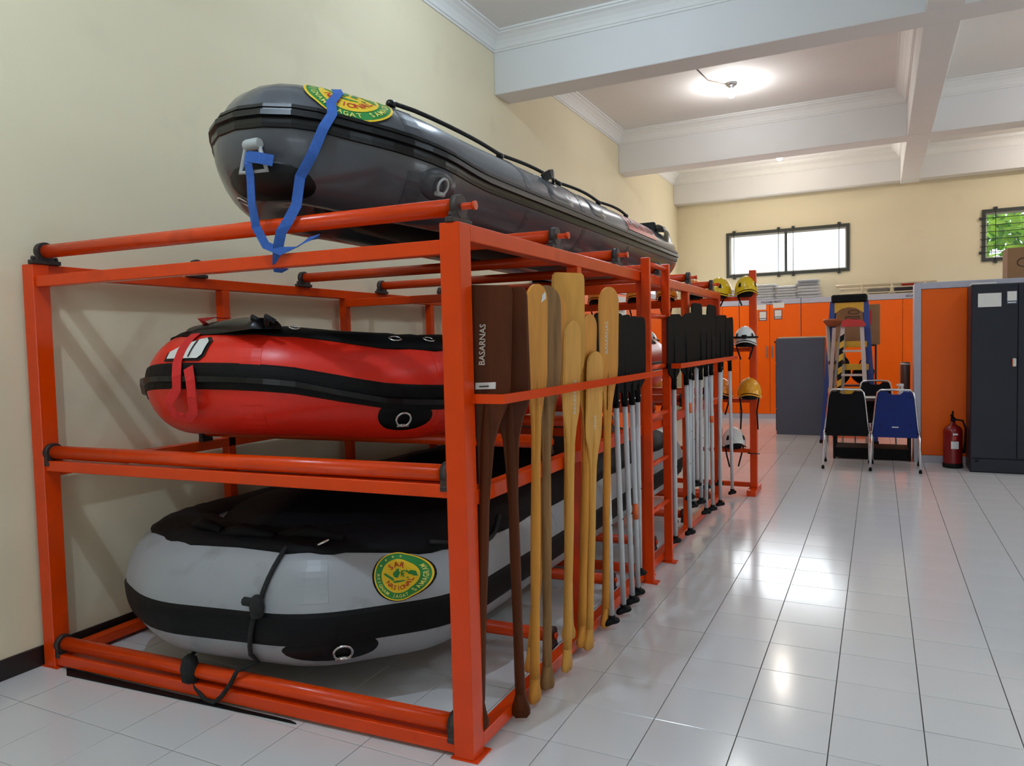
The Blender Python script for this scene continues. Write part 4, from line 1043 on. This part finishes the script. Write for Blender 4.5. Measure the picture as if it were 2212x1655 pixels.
# cabinets along the left wall
def cabinet_left(label, y0, y1, H=2.41, depth=.45, sign=None):
    t = thing('storage_cabinet', label, 'cabinet', (depth/2, (y0+y1)/2, 0), 'tall orange storage cabinets')
    mb = MB(); X0 = .02
    mb.box(X0, depth, y0, y0+.02, 0, H); mb.box(X0, depth, y1-.02, y1, 0, H); mb.box(X0, X0+.02, y0+.02, y1-.02, 0, H); mb.box(X0, depth+.02, y0, y1, H-.09, H+.001, bev=.004); mb.box(X0, depth, y0+.02, y1-.02, 0, .1)
    mb.build('carcass', 'cabgrey', t)
    w_ = (y1-y0)/2
    for i in range(2):
        mb = MB(); mb.box(depth, depth+.02, y0+i*w_+.003, y0+(i+1)*w_-.003, .105, H-.096, bev=.003); d = mb.build('door', 'orangepanel', t)
        hy = y0+w_+(-.05 if i == 0 else .05)
        mb = MB(); mb.box(depth+.024, depth+.044, hy-.014, hy+.014, 1.15, 1.4, bev=.005); mb.box(depth+.018, depth+.03, hy-.008, hy+.008, 1.18, 1.2); mb.box(depth+.018, depth+.03, hy-.008, hy+.008, 1.35, 1.37); mb.build('handle', 'steel', d)
        if sign and i == sign[0]:
            _, a, b, z0, z1, tx = sign
            mb = MB(); mb.box(depth+.0205, depth+.024, a, b, z0, z1); s_ = mb.build('notice', 'paper', d)
            wt_ = text2d(tx, .13)[2]; mb = MB(); put_text(mb, tx, .13, lambda x, z: (depth+.026, b-.10-wt_/2+x, 2.09+z)); mb.build('notice_lettering', 'paperink', s_)
    return t
cabinet_left('orange wall cabinet behind the wooden paddle blades', 6.0, 7.30)
cabinet_left('orange wall cabinet with a white lettered notice', 7.31, 9.60, sign=(0, 7.55, 8.42, 1.92, 2.28, 'DARURAT'))
cabinet_left('orange wall cabinet behind the ladder of the rack', 9.61, 10.40)
cabinet_left('orange wall cabinet farthest along the left wall', 10.41, 11.2)

# folded packets wrapped in plastic on the far cabinets
def packet(label, x, y, z, lx, ly, h, material, rz):
    t = thing('folded_packet', label, 'packet', (x, y, z), 'plastic-wrapped folded packets on the far cabinets')
    mb = MB(); nx, ny = 9, 7; vs = []
    top = []
    for s_ in (0, 1):
        for i in range(nx):
            for j in range(ny):
                u, v = i/(nx-1)*2-1, j/(ny-1)*2-1; e = (1-abs(u)**5)*(1-abs(v)**5)
                zz = h*.5+(1 if s_ else -1)*h*.5*(.62+.38*e)+(.004*math.sin(7*u+x*9)+.003*math.sin(9*v+z*30) if s_ else 0)
                a, b = rot2(u*lx/2*(1-.03*(1-e)), v*ly/2*(1-.03*(1-e)), rz); vs.append((x+a, y+b, z+max(0, zz)))
    q = nx*ny; F = []
    for i in range(nx-1):
        for j in range(ny-1):
            a = i*ny+j; F += [(a, a+1, a+ny+1, a+ny), (q+a, q+a+ny, q+a+ny+1, q+a+1)]
    per = [i*ny for i in range(nx)]+[(nx-1)*ny+j for j in range(1, ny)]+[i*ny+ny-1 for i in range(nx-2, -1, -1)]+[j for j in range(ny-2, 0, -1)]
    F += [(per[k], per[(k+1) % len(per)], q+per[(k+1) % len(per)], q+per[k]) for k in range(len(per))]
    mb.add(vs, F, True); mb.build('cloth', material, t)
    mb = MB(); mb.box(x-lx/2-.012, x+lx/2+.03, y-ly/2-.012, y+ly/2, z+.002, z+h-.001, bev=.012); mb.build('plastic_wrap', 'wrap', t)
stacks = [('stack behind the yellow helmets', 1.30, 5, .05), ('stack right of the stand post', 1.86, 6, .052), ('middle stack below the window', 2.26, 5, .052), ('tall stack nearest the step ladder', 2.66, 6, .06)]
for (nm, x, n, h) in stacks:
    for k in range(n):
        packet('grey plastic-wrapped packet, %s from bottom, %s' % (ORD[k], nm), x+random.uniform(-.02, .02), 13.27+random.uniform(-.01, .01), FH+.0015+k*h, .38+random.uniform(-.02, .02), .30, h, 'packetblue' if (k >= n-2 and 'tall' in nm) else 'packet', random.uniform(-.04, .04))
# basket stretcher
bs = thing('basket_stretcher', 'cream tubular basket stretcher lying on the far cabinets', 'stretcher', (4.1, 13.3, FH))
z0 = FH+.002
for (yy, zz, r) in ((13.12, z0+.20, .017), (13.12, z0+.13, .012), (13.12, z0+.04, .012), (13.5, z0+.20, .017), (13.5, z0+.13, .012)):
    mb = MB(); x0 = 3.15 if zz > z0+.15 else 3.22
    mb.tube([(x0+.05, 13.3, zz), (x0+.02, yy+.02*(1 if yy < 13.3 else -1), zz), (x0+.12, yy, zz), (4.85, yy, zz)], r, 8); mb.build('rail', 'basket', bs)
for x in (3.62, 4.12, 4.66):
    mb = MB(); mb.tube([(x, 13.12, z0+.20), (x, 13.11, z0+.02), (x, 13.2, z0+.012), (x, 13.4, z0+.012), (x, 13.5, z0+.02), (x, 13.5, z0+.2)], .016, 8); mb.build('rib', 'basket', bs)
mb = MB(); mb.box(3.7, 4.09, 13.16, 13.4, z0+.03, z0+.13, bev=.03); mb.build('mesh_bag', 'mesh', bs)
mb = MB(); mb.box(4.16, 4.84, 13.15, 13.42, z0+.03, z0+.15, bev=.03); mb.build('dark_pad', 'basketdark', bs)
mb = MB(); mb.box(4.28, 4.56, 13.15, 13.35, z0+.15, z0+.205, bev=.015); mb.build('red_pouch', 'ladderred', bs)

# ------------------------------------------------------------------ slate filing cabinet (side view)
fc = thing('filing_cabinet', 'dark slate steel cabinet with cream top beside the step ladders', 'cabinet', (2.73, 10.85, 0))
mb = MB(); mb.box(2.365, 3.11, 10.6, 11.1, .0, 1.60, bev=.006); mb.build('body', 'slate', fc)
mb = MB(); mb.box(2.40, 3.11, 10.63, 11.1, 1.60, 1.625, bev=.004); mb.build('top', 'creamtop', fc)
mb = MB(); mb.box(2.33, 2.364, 10.66, 10.72, 1.53, 1.56, bev=.004); mb.build('lock', 'black', fc)
for z in (.06, .44, .82, 1.2):
    mb = MB(); mb.box(2.352, 2.364, 10.62, 11.08, z, z+.36, bev=.004); dr_ = mb.build('drawer', 'slate', fc)
    mb = MB(); mb.box(2.335, 2.352, 10.78, 10.92, z+.2, z+.24, bev=.004); mb.build('handle', 'steel', dr_)

# ------------------------------------------------------------------ step ladders
def taper_bar(mb, p, q, w1, d1): mb.bar(p, q, w1, d1, up=(0, 1, 0))
sl = thing('step_ladder', 'tall blue fibreglass step ladder with black cap and yellow steps', 'ladder', (3.5, 9.8, 0))
zt = 2.14
for s_ in (-1, 1):
    mb = MB(); mb.bar((3.50+s_*.36, 9.68, .02), (3.50+s_*.225, 9.85, zt), .075, .03, up=(0, 1, 0)); mb.build('front_rail', 'ladderblue', sl)
    mb = MB(); mb.bar((3.50+s_*.33, 10.25, .02), (3.50+s_*.20, 9.93, zt), .05, .03, up=(0, 1, 0)); mb.build('rear_rail', 'ladderblue', sl)
    mb = MB(); mb.box(3.50+s_*.36-.045, 3.50+s_*.36+.045, 9.65, 9.71, 0, .05, bev=.005); mb.build('foot', 'black', sl)
mb = MB(); mb.box(3.255, 3.745, 9.79, 10.01, zt-.02, zt+.10, bev=.02); mb.build('cap', 'black', sl)
mb = MB(); pl = [(-.20, 0), (.20, 0), (.20, -.16), (.17, -.14), (.10, -.09), (0, -.07), (-.10, -.09), (-.17, -.14), (-.20, -.16)]
mb.prism(pl, .02, lambda u, v, w_: (3.5+u, 9.82+w_, zt-.02+v)); mb.build('arch_panel', 'ladderyellow', sl)
for i, z in enumerate((1.50, 1.16, .80, .45)):
    f = z/zt; hw = .36+(.225-.36)*f-.02; y = 9.68+.17*f
    mb = MB(); mb.box(3.5-hw, 3.5+hw, y-.03, y+.06, z-.055, z+.035, bev=.006); mb.build('step', 'ladderyellow', sl)
sl2 = thing('step_ladder', 'small aluminium step ladder with red top cap and striped rail', 'ladder', (3.52, 9.35, 0))
zt2 = 1.76
for s_ in (-1, 1):
    x0, x1 = 3.545+s_*.22, 3.555+s_*.125
    mb = MB(); mb.bar((x0, 9.36, .02), (x1, 9.46, zt2), .055, .028, up=(0, 1, 0)); ra = mb.build('front_rail', 'alu', sl2)
    if s_ < 0:
        # black and yellow hazard tape bands, each its own skewed band
        for k in range(14):
            f0 = .16+k*.054; f1 = f0+.054
            P = lambda f, u: (x0+(x1-x0)*f+u, 9.36+.1*f-.0155, .02+(zt2-.02)*f)
            mb = MB(); a, b, c, d = P(f0, -.028), P(f0+.022, .028), P(f1+.022, .028), P(f1, -.028)
            mb.add([a, b, c, d], [(0, 1, 2, 3)]); mb.build('tape_band', 'black' if k % 2 else 'ladderyellow', ra)
    mb = MB(); mb.bar((x0+.01-.14*(s_ < 0), 9.76, .02), (x1-.12*(s_ < 0), 9.53, zt2-.02), .05, .025, up=(0, 1, 0)); mb.build('rear_rail', 'alu', sl2)
mb = MB(); mb.prism([(-.155, 0), (.165, 0), (.17, .045), (.12, .095), (-.07, .115), (-.14, .085)], .16, lambda u, v, w_: (3.56+u, 9.39+w_, zt2-.01+v)); mb.build('cap', 'ladderred', sl2)
for z in (.35, .70, 1.05, 1.4):
    f = z/zt2; hw = .22-.095*f-.02
    mb = MB(); mb.box(3.55-hw, 3.55+hw, 9.36+.1*f-.02, 9.36+.1*f+.06, z-.02, z+.01, bev=.004); mb.build('step', 'alu', sl2)
tp = thing('survey_tripod', 'folded grey tripod with brown head leaning by the slate cabinet', 'tripod', (3.2, 9.75, 0))
for k, (bx, by, tx) in enumerate([(3.30, 9.62, 3.21), (3.20, 9.68, 3.40), (3.42, 9.66, 3.42)]):
    mb = MB(); mb.tube([(bx, by, .01), ((bx+tx)/2, by+.04, .85), ((bx+tx)/2, by+.04, .9), (tx, 9.72, 1.78)], [.012, .018, .026, .026], 10); lg = mb.build('leg', 'tripod', tp)
    mb = MB(); mb.tube([((bx*.45+tx*.55), by+.045, 1.2), ((bx*.43+tx*.57), by+.045, 1.25)], .034, 10); mb.build('clamp', 'brown', lg)
mb = MB(); mb.lathe([(.05, -.10), (.09, -.08), (.14, -.02), (.145, 0), (.13, .015), (.02, .02)], (3.285, 9.72, 1.86), 20); mb.build('head', 'tripodtop', tp)
def card_box(name, label, x0, x1, y0, y1, z0, z1, mark):
    t = thing(name, label, 'box', ((x0+x1)/2, (y0+y1)/2, z0))
    mb = MB(); mb.box(x0, x1, y0, y1, z0, z1, bev=.006); mb.build('carton', 'card', t)
    mark(t, y0-.0015)
    return t
def mk1(t, y):
    mb = MB()
    mb.tube([(3.55+.075*math.cos(a), y, 1.99+.028*math.sin(a)) for a in [2*PI*k/20 for k in range(20)]], .004, 4, closed=True)
    mb.build('oval_print', 'cardink', t)
    mb = MB()
    for (a, b, c, d) in ((3.43, 3.63, 1.83, 1.842), (3.43, 3.63, 1.91, 1.922), (3.43, 3.442, 1.83, 1.92), (3.618, 3.63, 1.83, 1.92)): mb.box(a, b, y-.001, y+.001, c, d)
    mb.box(3.46, 3.60, y-.001, y+.001, 1.86, 1.89); mb.build('panel_print', 'cardink', t)
    mb = MB(); mb.add([(3.68, y, 1.9), (3.80, y, 2.02), (3.80, y, 1.78)], [(0, 1, 2)]); mb.build('corner_print', 'ladderred', t)
# a shelf trolley with dark bags carries the carton behind the tall ladder
sh = thing('shelf_trolley', 'dark shelf trolley with black bags behind the tall step ladder', 'trolley', (3.55, 10.55, 0))
for x in (3.25, 3.86):
    for y in (10.36, 10.72):
        mb = MB(); mb.tube([(x, y, .02), (x, y, 1.46)], .014, 8); mb.build('upright', 'slatedark', sh)
for z in (.12, .82, 1.45):
    mb = MB(); mb.box(3.235, 3.875, 10.35, 10.735, z, z+.02, bev=.004); mb.build('shelf', 'slatedark', sh)
card_box('cardboard_carton', 'brown printed cardboard carton behind the tall step ladder', 3.22, 3.92, 10.38, 10.72, 1.472, 2.10, lambda t, y: mk1(t, y))
def lump(name, label, cat, c, s, material, seed):
    t = thing(name, label, cat, c); rr = random.Random(seed); mb = MB(); n, m_ = 16, 10; vs = []
    for i in range(m_+1):
        a = -PI/2+PI*i/m_
        for k in range(n):
            th = 2*PI*k/n; q = 1+.12*math.sin(3*th+seed)+.08*math.sin(5*a+seed*2+th)
            vs.append((c[0]+s[0]*math.cos(a)*math.cos(th)*q, c[1]+s[1]*math.cos(a)*math.sin(th)*q, c[2]+s[2]*(1+math.sin(a)*.98)))
    mb.add(vs, [(i*n+k, i*n+(k+1) % n, (i+1)*n+(k+1) % n, (i+1)*n+k) for i in range(m_) for k in range(n)], True); mb.build('bag_body', material, t)
    mb = MB(); mb.tube([(c[0]-s[0]*.4, c[1], c[2]+s[2]*1.8), (c[0]-s[0]*.2, c[1], c[2]+s[2]*2.25), (c[0]+s[0]*.2, c[1], c[2]+s[2]*2.25), (c[0]+s[0]*.4, c[1], c[2]+s[2]*1.8)], .012, 6); mb.build('carry_loop', material, t)
lump('kit_bag', 'black kit bag on the trolley shelf behind the ladders', 'bag', (3.68, 10.54, .842), (.16, .13, .17), 'chairblack', 3)
lump('kit_bag', 'black upright kit bag on the trolley shelf beside the tripod', 'bag', (3.38, 10.54, .842), (.11, .13, .23), 'chairblack', 8)

# ------------------------------------------------------------------ table and chairs
tbl = thing('work_table', 'low black table with a dark base behind the two chairs', 'table', (3.82, 8.4, 0))
mb = MB(); mb.box(3.36, 4.27, 8.16, 8.68, .765, .80, bev=.004); mb.build('table_top', 'brown', tbl)
for x in (3.375, 4.255):
    for y in (8.175, 8.665): mb = MB(); mb.box(x-.015, x+.015, y-.015, y+.015, 0, .765); mb.build('leg', 'black', tbl)
mb = MB(); mb.box(3.39, 4.24, 8.17, 8.66, .02, .15, bev=.004); mb.build('base_shelf', 'black', tbl)
mb = MB(); mb.box(3.39, 4.24, 8.60, 8.62, .45, .76); mb.build('modesty_panel', 'black', tbl)
sp = thing('spray_bottle', 'white trigger spray bottle on the table end', 'bottle', (4.17, 8.30, .801))
mb = MB(); mb.lathe([(.035, 0), (.04, .01), (.04, .08), (.036, .1), (.016, .13), (.015, .15)], (4.17, 8.30, .801), 16); mb.build('bottle', 'whitepl', sp)
mb = MB(); mb.box(4.13, 4.19, 8.285, 8.315, .945, .985, bev=.008); mb.bar((4.14, 8.30, .95), (4.115, 8.30, .90), .012, .01); mb.box(4.105, 4.13, 8.29, 8.31, .96, .98); mb.build('trigger_head', 'whitepl', sp)
ct = thing('brown_canister', 'tall dark brown canister standing behind the spray bottle', 'canister', (4.21, 8.50, .801))
mb = MB(); mb.lathe([(.055, 0), (.058, .01), (.058, .44), (.05, .455), (.01, .457)], (4.21, 8.50, .801), 18); mb.build('canister_body', 'brown', ct)
mb = MB(); mb.lathe([(.0585, .42), (.0595, .42), (.0595, .44), (.0585, .44)], (4.21, 8.50, .801), 18); mb.build('rim_band', 'steel', ct)
mb = MB(); mb.lathe([(.05, 0), (.065, .008), (.068, .08), (.06, .09), (.05, .085), (.048, .012)], (4.19, 8.40-.19+.0, .801), 18); tag(mb.build('grey_bowl', 'cabgrey'), 'small grey bowl at the table end below the spray bottle', 'bowl')
mb = MB(); mb.box(3.66, 3.94, 8.18, 8.36, .801, .812, bev=.002); tag(mb.build('paper_pad', 'paper'), 'white paper pad on the table between the chairs', 'paper')

def chair(label, x, y, rz, material):
    t = thing('stacking_chair', label, 'chair', (x, y, 0), 'chrome framed stacking chairs')
    def TR(p): a, b = rot2(p[0], p[1], rz); return (x+a, y+b, p[2])
    # local: back at y=-0.2, seat towards +y
    mb = MB(); pts = []
    for sx in (-1,):
        pass
    bp = [(-.245, -.20, .43), (-.225, -.225, .62), (-.20, -.25, .86), (-.185, -.262, .935), (-.155, -.268, .965), (0, -.27, .972), (.155, -.268, .965), (.185, -.262, .935), (.20, -.25, .86), (.225, -.225, .62), (.245, -.20, .43)]
    mb.tube([TR(p) for p in bp], .0125, 10); mb.build('back_frame', 'chrome', t)
    mb = MB(); poly = [(-.235, .40), (.235, .40), (.215, .62), (.188, .88), (.165, .945), (.085, .952), (.075, .935), (.05, .915), (-.05, .915), (-.075, .935), (-.085, .952), (-.165, .945), (-.188, .88), (-.215, .62)]
    def bk(u, v, w_): return TR((u, -.19-.075*(v-.40)/.55-w_, v))
    mb.prism(poly, .03, bk); bkp = mb.build('backrest', material, t)
    mb = MB()
    for s_ in (-.16, .16):
        for v in (.55, .88): mb.tube([bk(s_, v, .0305), bk(s_, v, .033)], .008, 8)
    mb.build('screws', 'black', bkp)
    mb = MB(); vs = []
    for (x0, x1, y0, y1, z0, z1) in ((-.225, .225, -.2, .24, .425, .48),): mb.box(x0, x1, y0, y1, z0, z1, fn=lambda a, b, c: TR((a, b, c)), bev=.022)
    mb.build('seat', 'chairblack', t)
    for sx in (-1, 1):
        mb = MB(); mb.tube([TR((sx*.235, .20, .43)), TR((sx*.245, .23, .40)), TR((sx*.255, .27, .02))], .0115, 8); lg = mb.build('leg', 'chrome', t)
        mb = MB(); mb.tube([TR((sx*.2548, .268, .035)), TR((sx*.2552, .271, 0.0))], .016, 8); mb.build('leg_cap', 'black', lg)
        mb = MB(); mb.tube([TR((sx*.245, -.20, .47)), TR((sx*.252, -.23, .40)), TR((sx*.262, -.30, .02))], .0125, 8); lg = mb.build('leg', 'chrome', t)
        mb = MB(); mb.tube([TR((sx*.2615, -.297, .035)), TR((sx*.2622, -.302, 0.0))], .017, 8); mb.build('leg_cap', 'black', lg)
    for yy in (-.2, .2): mb = MB(); mb.tube([TR((-.24, yy, .415)), TR((.24, yy, .415))], .01, 8); mb.build('seat_rail', 'chrome', t)
    return t, bk
c1, _ = chair('black chrome-framed chair with its back to the aisle beside the blue one', 3.545, 7.60, .02, 'chairblack')
c2, bk = chair('blue-backed chrome-framed chair beside the orange cabinet', 4.078, 7.57, -.02, 'chairblue')
mb = MB(); q = [bk(-.035, .52, .031), bk(.035, .52, .031), bk(.035, .532, .031), bk(-.035, .532, .031)]; mb.add([Vector(v) for v in q], [(0, 1, 2, 3)])
for ch_ in c2.children:
    if ch_.name.startswith('backrest'): mb.build('name_plate', 'whitepl', ch_)
c3, _ = chair('black chrome-framed chair on the far side of the table', 3.86, 9.03, PI+.0, 'chairblack')

# ------------------------------------------------------------------ right-hand orange cabinet, locker and extinguisher
rc = thing('storage_cabinet', 'large orange cabinet with grey frame at the right behind the locker', 'cabinet', (5.4, 8.4, 0), 'tall orange storage cabinets')
mb = MB(); x0, x1, y, H = 4.30, 6.6, 8.15, 2.255
mb.box(x0, x0+.075, y, y+.5, 0, H, bev=.004); mb.box(x1-.075, x1, y, y+.5, 0, H, bev=.004); mb.box(x0+.075, x1-.075, y, y+.5, H-.08, H, bev=.004); mb.box(x0+.075, x1-.075, y, y+.5, 0, .09, bev=.004); mb.box(x0+.075, x1-.075, y+.47, y+.5, .09, H-.08)
mb.build('frame', 'cabgrey', rc)
for k in range(2):
    a = x0+.078+k*1.074; mb = MB(); mb.box(a, a+1.07, y+.012, y+.034, .093, H-.083, bev=.003); d = mb.build('door', 'orangepanel', rc)
    hx = a+1.0 if k == 0 else a+.07
    mb = MB(); mb.box(hx-.012, hx+.012, y-.012, y+.008, 1.0, 1.2, bev=.004); mb.box(hx-.006, hx+.006, y+.004, y+.016, 1.02, 1.04); mb.box(hx-.006, hx+.006, y+.004, y+.016, 1.16, 1.18); mb.build('handle', 'steel', d)
lk = thing('steel_locker', 'tall slate steel locker with white notice at the right edge', 'locker', (5.3, 7.8, 0))
mb = MB(); mb.box(4.85, 5.75, 7.57, 8.02, .0, 2.165, bev=.006); mb.build('body', 'slatedark', lk)
mb = MB(); mb.box(4.855, 5.298, 7.55, 7.57, .17, 2.155, bev=.004); d1 = mb.build('door', 'slatedark', lk)
mb = MB(); mb.box(5.302, 5.745, 7.55, 7.57, .17, 2.155, bev=.004); d2 = mb.build('door', 'slatedark', lk)
mb = MB(); mb.box(4.855, 5.745, 7.555, 7.57, .01, .16, bev=.004); mb.build('plinth', 'slatedark', lk)
mb = MB(); mb.box(4.915, 5.14, 7.5475, 7.5495, 1.905, 2.06); mb.build('white_notice', 'paper', d1)
mb = MB(); mb.box(5.19, 5.29, 7.5475, 7.5495, 1.93, 2.075); s_ = mb.build('framed_sticker', 'frameblue', d1)
mb = MB(); mb.box(5.196, 5.284, 7.546, 7.5476, 1.965, 2.07); mb.build('sticker_field', 'paper', s_)
mb = MB(); mb.box(5.20, 5.28, 7.546, 7.5476, 1.94, 1.952); mb.build('sticker_strip', 'paper', s_)
mb = MB(); mb.box(5.245, 5.285, 7.528, 7.55, 1.22, 1.32, bev=.008); mb.build('handle', 'steel', d1)
mb = MB(); mb.box(4.90, 4.935, 7.552, 7.556, .12, .15, bev=.001); mb.build('vent_slot', 'black', lk)
mb = MB(); mb.box(4.86, 5.10, 7.60, 7.9, 2.166, 2.186, bev=.004); tag(mb.build('paper_stack', 'paper'), 'flat white paper stack on top of the slate locker', 'paper')
fe = thing('fire_extinguisher', 'dark red fire extinguisher on the floor by the locker', 'extinguisher', (4.70, 7.86, 0))
mb = MB(); mb.lathe([(.10, 0), (.108, .01), (.108, .055)], (4.70, 7.86, 0), 28); mb.build('base_ring', 'black', fe)
mb = MB(); mb.lathe([(.10, .03), (.103, .06), (.103, .43), (.098, .46), (.08, .49), (.045, .515), (.028, .53), (.028, .555)], (4.70, 7.86, 0), 28); mb.build('cylinder', 'extred', fe)
mb = MB(); mb.lathe([(.022, .55), (.024, .56), (.024, .60), (.015, .61)], (4.70, 7.86, 0), 12); mb.bar((4.70, 7.86, .60), (4.68, 7.77, .645), .028, .012); mb.bar((4.70, 7.86, .57), (4.69, 7.76, .575), .026, .01); mb.bar((4.70, 7.88, .6), (4.70, 7.88, .68), .02, .02, up=(0, 1, 0)); mb.build('valve', 'black', fe)
mb = MB(); mb.tube([(4.72, 7.86, .58), (4.80, 7.85, .57), (4.83, 7.84, .48), (4.825, 7.84, .30), (4.815, 7.84, .18)], [.011, .011, .011, .012, .018], 8); mb.build('hose', 'black', fe)
def curved_label(name, z0, z1, a0, a1, material):
    mb = MB(); vs = []; n = 10
    for k in range(n+1):
        a = a0+(a1-a0)*k/n
        for z in (z0, z1): vs.append((4.70+.1042*math.cos(a), 7.86+.1042*math.sin(a), z))
    mb.add(vs, [(2*k, 2*k+2, 2*k+3, 2*k+1) for k in range(n)]); mb.build(name, material, fe)
curved_label('paper_label', .235, .325, -PI/2-.25, -PI/2+.55, 'paper'); curved_label('paper_label', .40, .422, -PI/2-.05, -PI/2+.45, 'paper'); curved_label('faded_label', .34, .385, -PI/2-.05, -PI/2+.3, 'redpanel')
def mk2(t, y):
    mb = MB(); mb.tube([(5.44+.062*math.cos(a), y, 2.44+.05*math.sin(a)) for a in [2*PI*k/24 for k in range(24)]], .005, 4, closed=True); mb.build('round_print', 'cardink', t)
card_box('cardboard_carton', 'brown carton with round print on top of the right orange cabinet', 5.28, 5.95, 8.20, 8.6, 2.257, 2.62, mk2)
